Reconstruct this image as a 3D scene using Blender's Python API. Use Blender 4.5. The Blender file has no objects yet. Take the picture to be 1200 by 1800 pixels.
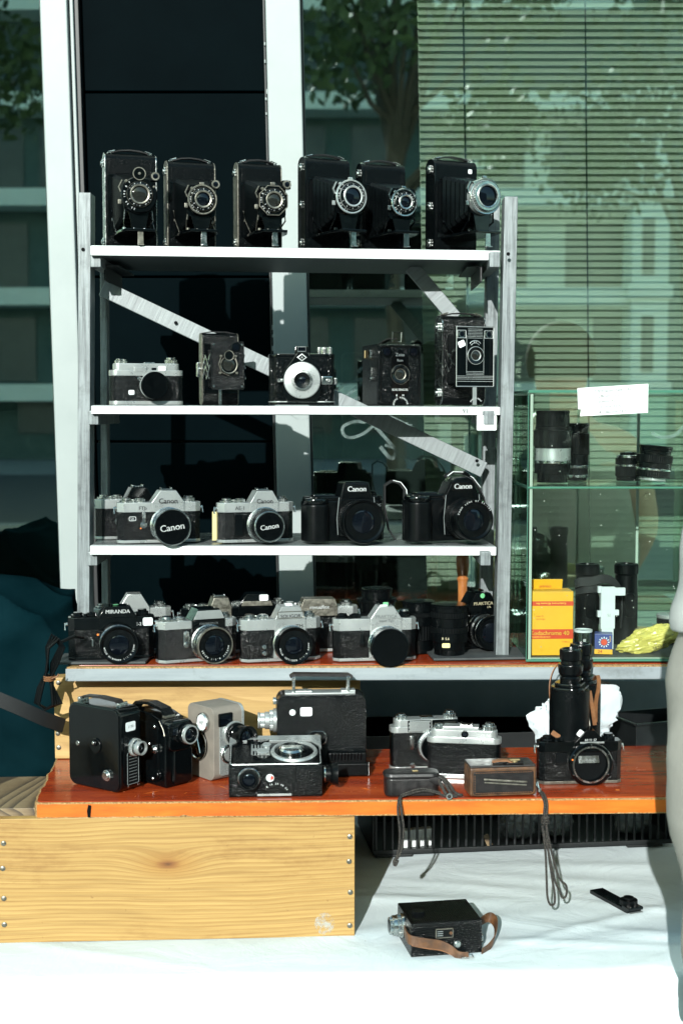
import bpy, bmesh, math, random
from mathutils import Vector, Matrix, Euler
R = math.radians
C = bpy.context.scene.collection
scene = bpy.context.scene

# ---------------------------------------------------------------- camera, sky, sun, exposure
EYE = 1.55; PITCH = R(4.1); F = 2500.0          # photograph units: 1200 x 1800
cd = bpy.data.cameras.new('camera'); cam = bpy.data.objects.new('camera', cd); C.objects.link(cam)
cam.location = (0, 0, EYE); cam.rotation_euler = (R(90) - PITCH, 0, 0)
cd.sensor_fit = 'HORIZONTAL'; cd.sensor_width = 24.0; cd.lens = 50.0
cd.clip_start = .05; cd.clip_end = 2000
cd.dof.use_dof = True; cd.dof.focus_distance = 2.44; cd.dof.aperture_fstop = 6.3; cd.dof.aperture_blades = 9
scene.camera = cam
SUNV = Vector((.19, 1.0, -.40)).normalized()    # the way the sunlight travels
w = bpy.data.worlds.new('World'); scene.world = w; w.use_nodes = True
nt = w.node_tree; bg = nt.nodes['Background']
sky = nt.nodes.new('ShaderNodeTexSky'); sky.sky_type = 'NISHITA'; sky.sun_disc = False
sky.sun_elevation = math.asin(-SUNV.z); sky.sun_rotation = math.atan2(-SUNV.x, -SUNV.y) % (2*math.pi)
sky.air_density = 1.0; sky.dust_density = 1.5; sky.ozone_density = 1.0
tint = nt.nodes.new('ShaderNodeMix'); tint.data_type = 'RGBA'; tint.blend_type = 'MULTIPLY'; tint.inputs[0].default_value = 1; tint.inputs[7].default_value = (.72, 1.0, .86, 1)
nt.links.new(sky.outputs[0], tint.inputs[6]); nt.links.new(tint.outputs[2], bg.inputs[0]); bg.inputs[1].default_value = .15
sd = bpy.data.lights.new('sun', 'SUN'); sd.energy = 3.6; sd.angle = R(.5); sd.color = (.985, 1, .965)
so = bpy.data.objects.new('sun', sd); C.objects.link(so); so.rotation_euler = SUNV.to_track_quat('-Z', 'Y').to_euler()
so.location = (-3, -8, 8)
vs = scene.view_settings
scene.display_settings.display_device = 'sRGB'
vs.view_transform = 'Standard'; vs.look = 'None'; vs.gamma = 1; vs.use_curve_mapping = False; vs.exposure = .95
scene.render.engine = 'CYCLES'
cy = scene.cycles; cy.max_bounces = 7; cy.transparent_max_bounces = 14; cy.use_denoising = True
cy.glossy_bounces = 4; cy.diffuse_bounces = 3; cy.transmission_bounces = 6; cy.caustics_reflective = False; cy.caustics_refractive = False
cy.sample_clamp_indirect = 4

def at(px, py, Y):                                # the point at depth Y that a photo pixel looks at
    u = (px-600)/F; v = (900-py)/F
    d = Vector((u, math.cos(PITCH)+v*math.sin(PITCH), -math.sin(PITCH)+v*math.cos(PITCH)))
    return Vector((0, 0, EYE)) + d*(Y/d.y)
def on(px, Y, z):                                 # a place on the level surface z, depth Y
    dep = Y*math.cos(PITCH) + (EYE-z)*math.sin(PITCH)
    return Vector(((px-600)/F*dep, Y, z))

# ---------------------------------------------------------------- materials
MATS = {}
def base(name, col, rough=.5, metal=0, spec=.5, coat=0):
    m = bpy.data.materials.new(name); m.use_nodes = True; b = m.node_tree.nodes['Principled BSDF']
    b.inputs['Base Color'].default_value = (*col, 1); b.inputs['Roughness'].default_value = rough
    b.inputs['Metallic'].default_value = metal; b.inputs['Specular IOR Level'].default_value = spec
    b.inputs['Coat Weight'].default_value = coat; b.inputs['Coat Roughness'].default_value = .08
    MATS[name] = m; return m
def N(m, t, **kw):
    n = m.node_tree.nodes.new(t)
    for k, v in kw.items():
        if k in n.inputs: n.inputs[k].default_value = v
        else: setattr(n, k, v)
    return n
def L(m, a, b): m.node_tree.links.new(a, b)
def coords(m, scale=(1, 1, 1), rot=(0, 0, 0)):
    t = N(m, 'ShaderNodeTexCoord'); mp = N(m, 'ShaderNodeMapping')
    mp.inputs['Scale'].default_value = scale; mp.inputs['Rotation'].default_value = rot
    L(m, t.outputs['Object'], mp.inputs[0]); return mp.outputs[0]
def P(m): return m.node_tree.nodes['Principled BSDF']
def bump(m, h, s, dist=.001):
    b = N(m, 'ShaderNodeBump'); b.inputs['Strength'].default_value = s; b.inputs['Distance'].default_value = dist
    L(m, h, b.inputs['Height']); L(m, b.outputs[0], P(m).inputs['Normal'])
def ramp(m, f, stops):
    r = N(m, 'ShaderNodeValToRGB'); e = r.color_ramp.elements
    while len(e) < len(stops): e.new(.5)
    for i, (p, c) in enumerate(stops): e[i].position = p; e[i].color = (*c, 1)
    L(m, f, r.inputs[0]); return r.outputs[0]
def noise(m, vec, scale, detail=4, rough=.55, dist=0):
    n = N(m, 'ShaderNodeTexNoise'); n.inputs['Scale'].default_value = scale; n.inputs['Detail'].default_value = detail
    n.inputs['Roughness'].default_value = rough; n.inputs['Distortion'].default_value = dist
    L(m, vec, n.inputs['Vector']); return n.outputs['Fac']
def varied(name, c0, c1, rough=.5, metal=0, sc=40, bs=0, bsc=300, spec=.5, coat=0, stretch=(1, 1, 1), rr=None):
    m = base(name, c0, rough, metal, spec, coat); v = coords(m, stretch)
    f = noise(m, v, sc, 5, .6); L(m, ramp(m, f, [(.3, c0), (.7, c1)]), P(m).inputs['Base Color'])
    if rr:
        mr = N(m, 'ShaderNodeMapRange'); mr.inputs['To Min'].default_value = rr[0]; mr.inputs['To Max'].default_value = rr[1]
        mr.inputs['From Min'].default_value = .3; mr.inputs['From Max'].default_value = .7
        L(m, noise(m, v, sc*2.3, 4), mr.inputs[0]); L(m, mr.outputs[0], P(m).inputs['Roughness'])
    if bs: bump(m, noise(m, v, bsc, 3), bs, .0006)
    return m
# camera materials
m = varied('leather', (.001, .0016, .002), (.003, .0042, .0046), .22, 0, 60, .7, 900, .12)
m = base('leather_grain', (.0010, .0017, .0020), .13, spec=.22); v = coords(m)
vo = N(m, 'ShaderNodeTexVoronoi', feature='F1'); vo.inputs['Scale'].default_value = 560; L(m, v, vo.inputs['Vector'])
bump(m, vo.outputs['Distance'], 1.0, .0011)
m = base('leather_crackle', (.0010, .0017, .0020), .14, spec=.3); v = coords(m)
vo = N(m, 'ShaderNodeTexVoronoi', feature='DISTANCE_TO_EDGE'); vo.inputs['Scale'].default_value = 420; L(m, v, vo.inputs['Vector'])
bump(m, ramp(m, vo.outputs['Distance'], [(0, (0, 0, 0)), (.22, (1, 1, 1))]), .8, .0008)
varied('black_paint', (.0008, .0012, .0015), (.002, .003, .0034), .12, 0, 35, .05, 500, .4, .0, rr=(.06, .17))
varied('black_plastic', (.001, .0014, .0017), (.002, .003, .0034), .2, 0, 60, .25, 1400, .25, rr=(.13, .24))
varied('black_rubber', (.0014, .002, .0022), (.0032, .0042, .0046), .3, 0, 50, .3, 900, .14)
varied('black_matte', (.001, .0015, .0018), (.002, .003, .0035), .8, 0, 50, .2, 700, .1)
varied('bellows_cloth', (.0008, .0013, .0015), (.002, .003, .0033), .3, 0, 70, .3, 900, .14)
varied('chrome', (.36, .38, .375), (.6, .62, .6), .2, 1, 45, .06, 800, rr=(.12, .34))
varied('satin', (.36, .385, .38), (.44, .465, .455), .34, .6, 18, .1, 2500, rr=(.24, .36))
varied('worn_metal', (.10, .095, .075), (.28, .265, .225), .4, .8, 120, .3, 900, rr=(.25, .55))
varied('brass_worn', (.30, .22, .10), (.5, .4, .22), .4, .8, 120, .3, 900)
varied('cap_black', (.0008, .0012, .0014), (.0016, .0022, .0026), .15, 0, 40, .1, 600, .22, rr=(.1, .2))
varied('white_ink', (.55, .58, .57), (.68, .7, .69), .6, 0, 300)
varied('grey_ink', (.12, .14, .14), (.2, .22, .22), .5, 0, 300)
varied('dark_ink', (.012, .014, .016), (.03, .03, .035), .55, 0, 300)
varied('blue_ink', (.02, .04, .13), (.05, .08, .2), .6, 0, 300)
varied('gold_ink', (.45, .40, .26), (.6, .54, .36), .5, 0, 300)
varied('red_ink', (.42, .03, .015), (.55, .05, .02), .5, 0, 300)
varied('orange_dot', (.7, .16, .02), (.8, .22, .03), .5, 0, 300)
varied('green_dot', (.10, .36, .16), (.16, .46, .22), .5, 0, 300)
varied('sticker', (.62, .66, .66), (.72, .75, .75), .6, 0, 200)
m = base('lens_glass', (.002, .003, .005), .04, 0, .42, 0); P(m).inputs['Specular Tint'].default_value = (.8, .9, 1, 1)
m = base('amber_glass', (.012, .013, .011), .08, 0, .5, 0)
varied('grey_leather', (.15, .135, .115), (.215, .19, .16), .6, 0, 30, .5, 900)
varied('brown_leather', (.035, .017, .008), (.13, .055, .02), .5, 0, 70, .5, 500, rr=(.35, .7))
varied('dark_leather', (.003, .003, .0035), (.012, .009, .009), .36, 0, 40, .4, 600, rr=(.3, .5))
varied('tan_leather', (.13, .05, .018), (.22, .095, .035), .55, 0, 120, .4, 600)
m = base('braid', (.03, .025, .02), .75); v = coords(m); vo = N(m, 'ShaderNodeTexVoronoi'); vo.inputs['Scale'].default_value = 600; L(m, v, vo.inputs['Vector'])
L(m, ramp(m, vo.outputs['Distance'], [(.2, (.06, .05, .04)), (.6, (.008, .007, .006))]), P(m).inputs['Base Color']); bump(m, vo.outputs['Distance'], 1, .001)
varied('turned_wood', (.22, .07, .018), (.5, .2, .055), .35, 0, 60, .1, 300, coat=.3, stretch=(1, 1, .15))
# stall materials
m = base('shelf_white', (.62, .66, .65), .5); v = coords(m, (1, 1, 1)); f = noise(m, v, 9, 7, .7)
L(m, ramp(m, f, [(.28, (.38, .38, .35)), (.42, (.6, .64, .63)), (.7, (.68, .71, .70))]), P(m).inputs['Base Color']); bump(m, noise(m, v, 60, 5), .25, .001)
m = base('silver_paint', (.42, .45, .45), .42, .2, .3); v = coords(m, (1, 1, .045))
f = noise(m, v, 170, 4, .7); v2 = coords(m); g = noise(m, v2, 28, 6, .75)
mx = N(m, 'ShaderNodeMix', data_type='RGBA', blend_type='MULTIPLY'); mx.inputs[0].default_value = .75
L(m, ramp(m, f, [(.3, (.08, .09, .093)), (.62, (.21, .235, .24))]), mx.inputs[6]); L(m, ramp(m, g, [(.3, (.5, .5, .5)), (.5, (1, 1, 1))]), mx.inputs[7])
L(m, mx.outputs[2], P(m).inputs['Base Color']); bump(m, f, .6, .0012)
m = base('silver_brace', (.42, .45, .45), .45, .15, .3); v = coords(m, (.05, 1, 1), (0, R(-25), 0)); f = noise(m, v, 190, 4, .7)
L(m, ramp(m, f, [(.3, (.15, .165, .17)), (.65, (.21, .235, .24))]), P(m).inputs['Base Color']); bump(m, f, .5, .0012)
def wood(name, cols, axis_scale, rings=26, knots=True, rough=.55):
    m = base(name, cols[1], rough); v = coords(m, axis_scale)
    big = noise(m, v, 2.2, 3, .5, .6)
    vm = N(m, 'ShaderNodeVectorMath', operation='SCALE'); cb = N(m, 'ShaderNodeCombineXYZ')
    L(m, big, cb.inputs[2]); vm.inputs['Scale'].default_value = .55; L(m, cb.outputs[0], vm.inputs[0])
    ad = N(m, 'ShaderNodeVectorMath'); L(m, v, ad.inputs[0]); L(m, vm.outputs[0], ad.inputs[1])
    wv = N(m, 'ShaderNodeTexWave', wave_type='BANDS', bands_direction='Z', wave_profile='SAW')
    wv.inputs['Scale'].default_value = rings; wv.inputs['Distortion'].default_value = .7; wv.inputs['Detail'].default_value = 3
    wv.inputs['Detail Scale'].default_value = 1.2; L(m, ad.outputs[0], wv.inputs['Vector'])
    c = ramp(m, wv.outputs['Fac'], [(.0, cols[2]), (.5, cols[1]), (.93, cols[0]), (1, cols[2])])
    vf = coords(m, (axis_scale[0]*.4, axis_scale[1], axis_scale[2]*3)); fine = noise(m, vf, 55, 5, .7)
    mx = N(m, 'ShaderNodeMix', data_type='RGBA', blend_type='MULTIPLY'); mx.inputs[0].default_value = .8
    L(m, c, mx.inputs[6]); L(m, ramp(m, fine, [(.25, (.62, .55, .48)), (.6, (1, 1, 1))]), mx.inputs[7])
    st = noise(m, coords(m, (3.2, 3.2, 7)), 1.7, 6, .7)
    m2 = N(m, 'ShaderNodeMix', data_type='RGBA', blend_type='MULTIPLY'); m2.inputs[0].default_value = .9
    L(m, mx.outputs[2], m2.inputs[6]); L(m, ramp(m, st, [(.22, (.5, .40, .30)), (.42, (.97, .95, .92)), (.7, (1.0, 1.0, 1.0))]), m2.inputs[7])
    L(m, m2.outputs[2], P(m).inputs['Base Color'])
    bump(m, wv.outputs['Fac'], .25, .0015)
    return m
def pine(name, knot):
    m = base(name, (.35, .23, .08), .55); obj = N(m, 'ShaderNodeTexCoord').outputs['Object']
    vd = N(m, 'ShaderNodeVectorMath', operation='SUBTRACT'); L(m, obj, vd.inputs[0]); vd.inputs[1].default_value = (knot[0], 0, knot[1])
    vm = N(m, 'ShaderNodeVectorMath', operation='MULTIPLY'); L(m, vd.outputs[0], vm.inputs[0]); vm.inputs[1].default_value = (.55, 0, 1.3)
    ln = N(m, 'ShaderNodeVectorMath', operation='LENGTH'); L(m, vm.outputs[0], ln.inputs[0])
    def M(op, a, b=None):
        n = N(m, 'ShaderNodeMath', operation=op)
        for i, q in enumerate((a, b)):
            if q is None: continue
            if isinstance(q, (int, float)): n.inputs[i].default_value = q
            else: L(m, q, n.inputs[i])
        return n.outputs[0]
    hump = M('POWER', 2.718, M('MULTIPLY', M('POWER', M('DIVIDE', ln.outputs['Value'], .032), 2), -1))
    low = noise(m, coords(m, (1.1, 1, 2.2)), 2.0, 2)
    dz = M('ADD', M('MULTIPLY', hump, .020), M('MULTIPLY', low, .035))
    cb = N(m, 'ShaderNodeCombineXYZ'); L(m, dz, cb.inputs[2]); ad = N(m, 'ShaderNodeVectorMath'); L(m, obj, ad.inputs[0]); L(m, cb.outputs[0], ad.inputs[1])
    st = N(m, 'ShaderNodeMapping'); st.inputs['Scale'].default_value = (.035, 1, 1); L(m, ad.outputs[0], st.inputs[0])
    g1 = noise(m, st.outputs[0], 150, 2, .5); s2 = N(m, 'ShaderNodeMapping'); s2.inputs['Scale'].default_value = (.02, 1, 1); L(m, ad.outputs[0], s2.inputs[0]); g2 = noise(m, s2.outputs[0], 420, 4, .7)
    c = ramp(m, g1, [(.3, (.31, .19, .058)), (.48, (.365, .23, .072)), (.66, (.395, .255, .084))])
    wv = N(m, 'ShaderNodeTexWave', wave_type='BANDS', bands_direction='Z', wave_profile='SAW'); wv.inputs['Scale'].default_value = 46; wv.inputs['Distortion'].default_value = 3.2; wv.inputs['Detail'].default_value = 2; wv.inputs['Detail Scale'].default_value = .35; L(m, st.outputs[0], wv.inputs['Vector'])
    WV = wv.outputs['Fac']
    def mul(a, b, f):
        x = N(m, 'ShaderNodeMix', data_type='RGBA', blend_type='MULTIPLY'); x.inputs[0].default_value = f; L(m, a, x.inputs[6]); L(m, b, x.inputs[7]); return x.outputs[2]
    c = mul(c, ramp(m, WV, [(0, (.80, .70, .58)), (.16, (1, 1, 1)), (.6, (.96, .94, .9)), (1, (.74, .62, .48))]), .75)
    c = mul(c, ramp(m, g2, [(.3, (.72, .64, .55)), (.55, (1, 1, 1))]), .7)
    bl = noise(m, coords(m, (2.2, 2, 6)), 1.6, 7, .72); c = mul(c, ramp(m, bl, [(.28, (.60, .46, .32)), (.46, (.97, .95, .92)), (.7, (1.0, 1.0, 1.0))]), .85)
    sp = noise(m, coords(m, (1, 1, 1)), 75, 4, .6); c = mul(c, ramp(m, sp, [(.25, (.45, .3, .2)), (.33, (1, 1, 1))]), .6)
    c = mul(c, ramp(m, ln.outputs['Value'], [(.0, (.2, .09, .04)), (.005, (.55, .3, .14)), (.013, (.9, .78, .62)), (.035, (1, 1, 1))]), .9)
    L(m, c, P(m).inputs['Base Color']); bump(m, g1, .25, .001)
    return m
pine('pine', (.566, .122))
wood('plywood', [(.37, .235, .082), (.42, .275, .10), (.45, .295, .115)], (.22, 1, .8), 9)
wood('old_plank', [(.06, .045, .03), (.18, .13, .075), (.24, .18, .105)], (1, .3, 1), 20)
m = base('red_laminate', (.25, .035, .012), .16, spec=.35); v = coords(m, (.16, 1, 1)); f = noise(m, v, 26, 6, .65, .4)
L(m, ramp(m, f, [(.3, (.17, .018, .006)), (.5, (.28, .036, .009)), (.7, (.40, .07, .016))]), P(m).inputs['Base Color'])
g = noise(m, coords(m, (1, 1, 1)), 14, 6); L(m, ramp(m, g, [(.3, (.1, .1, .1)), (.7, (.32, .32, .32))]), P(m).inputs['Roughness'])
m = base('orange_edge', (.42, .10, .014), .35); v = coords(m, (.12, 1, 1)); f = noise(m, v, 60, 6, .7, .3)
L(m, ramp(m, f, [(.25, (.34, .066, .006)), (.5, (.50, .115, .010)), (.75, (.60, .165, .018))]), P(m).inputs['Base Color'])
m = base('chipboard', (.35, .2, .07), .8); v = coords(m); f = noise(m, v, 260, 4, .8)
L(m, ramp(m, f, [(.32, (.11, .05, .015)), (.5, (.33, .19, .07)), (.68, (.52, .36, .16))]), P(m).inputs['Base Color']); bump(m, f, 1, .002)
m = base('aluminium', (.42, .46, .47), .5, .15, .3); v = coords(m, (.1, 1, 1)); f = noise(m, v, 40, 6, .7); g = noise(m, coords(m, (1, 1, 1)), 11, 7, .75)
mx = N(m, 'ShaderNodeMix', data_type='RGBA', blend_type='MULTIPLY'); mx.inputs[0].default_value = .8
L(m, ramp(m, f, [(.3, (.19, .22, .235)), (.7, (.28, .315, .33))]), mx.inputs[6]); L(m, ramp(m, g, [(.3, (.6, .6, .56)), (.45, (1, 1, 1))]), mx.inputs[7]); L(m, mx.outputs[2], P(m).inputs['Base Color'])
m = base('cloth', (.60, .68, .70), .85, 0, .2); v = coords(m); wv = noise(m, v, 7, 5, .6, 1.2); fw = noise(m, v, 900, 2)
L(m, ramp(m, noise(m, v, 5, 7, .7), [(.25, (.54, .62, .64)), (.5, (.60, .68, .70)), (.8, (.62, .69, .71))]), P(m).inputs['Base Color'])
sk = noise(m, v, 130, 2, .5); mxc = N(m, 'ShaderNodeMix', data_type='RGBA', blend_type='MULTIPLY'); mxc.inputs[0].default_value = 1; L(m, P(m).inputs['Base Color'].links[0].from_socket, mxc.inputs[6]); L(m, ramp(m, sk, [(.19, (.25, .22, .18)), (.225, (1, 1, 1))]), mxc.inputs[7]); L(m, mxc.outputs[2], P(m).inputs['Base Color'])
ad = N(m, 'ShaderNodeMath', operation='MULTIPLY_ADD'); ad.inputs[1].default_value = .06; L(m, fw, ad.inputs[0]); L(m, wv, ad.inputs[2]); bump(m, ad.outputs[0], .35, .012)
varied('tarp', (.0012, .008, .0105), (.003, .014, .018), .45, 0, 8, .8, 14, .08)
varied('webbing', (.0008, .0015, .0018), (.002, .003, .0035), .8, 0, 80, .4, 600)
varied('crate_plastic', (.002, .003, .0035), (.006, .0075, .008), .45, 0, 30, .2, 300)
varied('slate', (.022, .026, .027), (.055, .062, .062), .7, 0, 25, .5, 200)
varied('paper', (.70, .74, .74), (.78, .81, .81), .8, 0, 20)
varied('yellow_card', (.55, .48, .22), (.63, .56, .29), .8, 0, 30)
varied('film_yellow', (.55, .285, .006), (.62, .33, .009), .45, 0, 18)
varied('film_orange', (.42, .032, .006), (.48, .045, .008), .45, 0, 40)
varied('film_orange_text', (.80, .47, .05), (.85, .52, .06), .5, 0, 40)
varied('carton_white', (.42, .46, .48), (.5, .54, .55), .6, 0, 15)
varied('carton_blue', (.015, .03, .13), (.025, .045, .19), .4, 0, 20)
varied('foil_yellow', (.44, .375, .07), (.52, .455, .12), .35, 0, 30, .3, 90)
varied('dull_film', (.16, .19, .2), (.3, .34, .35), .3, 0, 30, .4, 60)
m = base('plastic_bag', (.45, .51, .53), .4); P(m).inputs['Transmission Weight'].default_value = .0; bump(m, noise(m, coords(m), 30, 5), .5, .004)
varied('coat_grey', (.22, .212, .19), (.28, .27, .245), .9, 0, 14, .6, 700, .1)
varied('shirt_grey', (.33, .34, .335), (.38, .39, .38), .9, 0, 14, .5, 900, .2)
varied('trouser_grey', (.09, .09, .085), (.13, .13, .12), .9, 0, 14, .5, 900, .2)
varied('skin', (.40, .22, .15), (.46, .26, .18), .5, 0, 20)
varied('hair', (.02, .013, .008), (.05, .03, .02), .8, 0, 80, .5, 300, .05, stretch=(1, 1, .2))
m = MATS['tarp']; d_ = N(m, 'ShaderNodeBsdfDiffuse'); bn = [n for n in m.node_tree.nodes if n.type == 'BUMP'][0]; rp = [n for n in m.node_tree.nodes if n.type == 'VALTORGB'][0]
L(m, bn.outputs[0], d_.inputs['Normal']); L(m, rp.outputs[0], d_.inputs['Color']); L(m, d_.outputs[0], [n for n in m.node_tree.nodes if n.type == 'OUTPUT_MATERIAL'][0].inputs[0])
# building materials
m = varied('white_frame', (.23, .265, .26), (.265, .30, .295), .5, 0, 6, .08, 60)
varied('dark_panel', (.0004, .0020, .0027), (.0008, .0031, .0040), .5, 0, 5, .05, 200, .006)
varied('seal_black', (.001, .0025, .003), (.002, .004, .005), .5, 0, 30)
varied('wall_base', (.13, .15, .14), (.18, .2, .19), .7, 0, 12, .2, 100)
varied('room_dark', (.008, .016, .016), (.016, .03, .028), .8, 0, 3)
varied('blind_slat', (.70, .78, .66), (.76, .83, .71), .45, 0, 3)
varied('asphalt', (.035, .038, .04), (.06, .062, .065), .9, 0, 60, .6, 200)
varied('paving', (.18, .19, .19), (.26, .27, .26), .9, 0, 12, .4, 120)
varied('facade_white', (.74, .78, .70), (.82, .85, .77), .8, 0, 3)
varied('facade_dark', (.015, .03, .03), (.03, .05, .05), .3, 0, 3)
varied('facade_tan', (.045, .085, .08), (.085, .13, .12), .8, 0, 3)
varied('leaf', (.025, .05, .02), (.06, .10, .035), .6, 0, 1.5)
varied('bark', (.035, .03, .022), (.07, .06, .045), .9, 0, 12, .6, 60)
def glassy(name, refl, tint, rough=0.0):
    m = bpy.data.materials.new(name); m.use_nodes = True; t = m.node_tree; t.nodes.clear(); MATS[name] = m
    o = t.nodes.new('ShaderNodeOutputMaterial'); mx = t.nodes.new('ShaderNodeMixShader'); tr = t.nodes.new('ShaderNodeBsdfTransparent'); gl = t.nodes.new('ShaderNodeBsdfGlossy')
    tr.inputs[0].default_value = (*tint, 1); gl.inputs['Roughness'].default_value = rough; gl.inputs['Color'].default_value = (.85, 1, .95, 1)
    fr = t.nodes.new('ShaderNodeFresnel'); fr.inputs[0].default_value = 1.45
    ma = t.nodes.new('ShaderNodeMath'); ma.operation = 'ADD'; ma.inputs[1].default_value = refl; ma.use_clamp = True
    t.links.new(fr.outputs[0], ma.inputs[0]); t.links.new(ma.outputs[0], mx.inputs[0])
    t.links.new(tr.outputs[0], mx.inputs[1]); t.links.new(gl.outputs[0], mx.inputs[2]); t.links.new(mx.outputs[0], o.inputs[0]); return m
glassy('window_glass', .29, (.93, .985, .95))
glassy('case_glass', -.03, (.95, .985, .97))
m = glassy('clear_film', .10, (.8, .86, .85), .15)
m = base('glass_edge', (.05, .16, .11), .15, 0, .6, .3)
m = base('frosted_edge', (.25, .33, .27), .35)
# dust specks on the case glass: sparse pale dots mixed over the clear pane
m = MATS['case_glass']; t = m.node_tree
tc = t.nodes.new('ShaderNodeTexCoord'); nz = t.nodes.new('ShaderNodeTexVoronoi'); nz.inputs['Scale'].default_value = 70; t.links.new(tc.outputs['Object'], nz.inputs['Vector'])
cm = t.nodes.new('ShaderNodeMath'); cm.operation = 'LESS_THAN'; cm.inputs[1].default_value = .075; t.links.new(nz.outputs['Distance'], cm.inputs[0])
n2 = t.nodes.new('ShaderNodeTexNoise'); n2.inputs['Scale'].default_value = 9; n2.inputs['Detail'].default_value = 6; t.links.new(tc.outputs['Object'], n2.inputs['Vector'])
mr = t.nodes.new('ShaderNodeMapRange'); mr.inputs['From Min'].default_value = .4; mr.inputs['From Max'].default_value = .8; mr.inputs['To Max'].default_value = .035; t.links.new(n2.outputs['Fac'], mr.inputs[0])
sc_ = t.nodes.new('ShaderNodeSeparateColor'); t.links.new(nz.outputs['Color'], sc_.inputs[0])
g2 = t.nodes.new('ShaderNodeMath'); g2.operation = 'GREATER_THAN'; g2.inputs[1].default_value = .72; t.links.new(sc_.outputs[0], g2.inputs[0])
pm = t.nodes.new('ShaderNodeMath'); pm.operation = 'MULTIPLY'; t.links.new(cm.outputs[0], pm.inputs[0]); t.links.new(g2.outputs[0], pm.inputs[1])
mxm = t.nodes.new('ShaderNodeMath'); mxm.operation = 'MAXIMUM'; t.links.new(pm.outputs[0], mxm.inputs[0]); t.links.new(mr.outputs[0], mxm.inputs[1])
sc2 = t.nodes.new('ShaderNodeMath'); sc2.operation = 'MULTIPLY'; sc2.inputs[1].default_value = .5; t.links.new(mxm.outputs[0], sc2.inputs[0])
df = t.nodes.new('ShaderNodeBsdfDiffuse'); df.inputs[0].default_value = (.45, .5, .45, 1)
old = [n for n in t.nodes if n.type == 'MIX_SHADER'][0]; out = [n for n in t.nodes if n.type == 'OUTPUT_MATERIAL'][0]
mx3 = t.nodes.new('ShaderNodeMixShader'); t.links.new(sc2.outputs[0], mx3.inputs[0]); t.links.new(old.outputs[0], mx3.inputs[1]); t.links.new(df.outputs[0], mx3.inputs[2]); t.links.new(mx3.outputs[0], out.inputs[0])

# ---------------------------------------------------------------- mesh helpers: local units are millimetres; -y is an object's front
def rr(w, h, r, cx=0, cz=0, n=5):                   # rounded rectangle outline
    o = []
    for (sx, sz, a0) in ((1, 1, 0), (-1, 1, 90), (-1, -1, 180), (1, -1, 270)):
        for i in range(n+1):
            a = R(a0+90*i/n); o.append((cx+sx*(w/2-r)+r*math.cos(a), cz+sz*(h/2-r)+r*math.sin(a)))
    return o
def octo(w, h, c, cx=0, cz=0):
    a, b = w/2, h/2
    return [(cx+x, cz+z) for x, z in ((a, -b+c), (a, b-c), (a-c, b), (-a+c, b), (-a, b-c), (-a, -b+c), (-a+c, -b), (a-c, -b))]
def circ(r, n=24, cx=0, cz=0): return [(cx+r*math.cos(2*math.pi*i/n), cz+r*math.sin(2*math.pi*i/n)) for i in range(n)]
SPLIT = {'strut', 'winding_key', 'finder_glass', 'finder_lens', 'finder_rim', 'screw', 'paint_chip', 'scratch', 'plate_screw', 'strap_clip', 'edge_trim', 'trim_line', 'side_screw', 'handle_mount', 'handle_post', 'catch', 'foot', 'index_mark', 'mount_screw', 'packet', 'bed_rail', 'window_glass', 'flash_socket', 'viewfinder_window', 'blind_cord', 'seal_strip', 'lazy_tongs', 'eyecup', 'front_lever', 'shutter_lever', 'neck_strap', 'cord_ring', 'strap_stripe', 'sight', 'accessory_shoe'}
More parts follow.
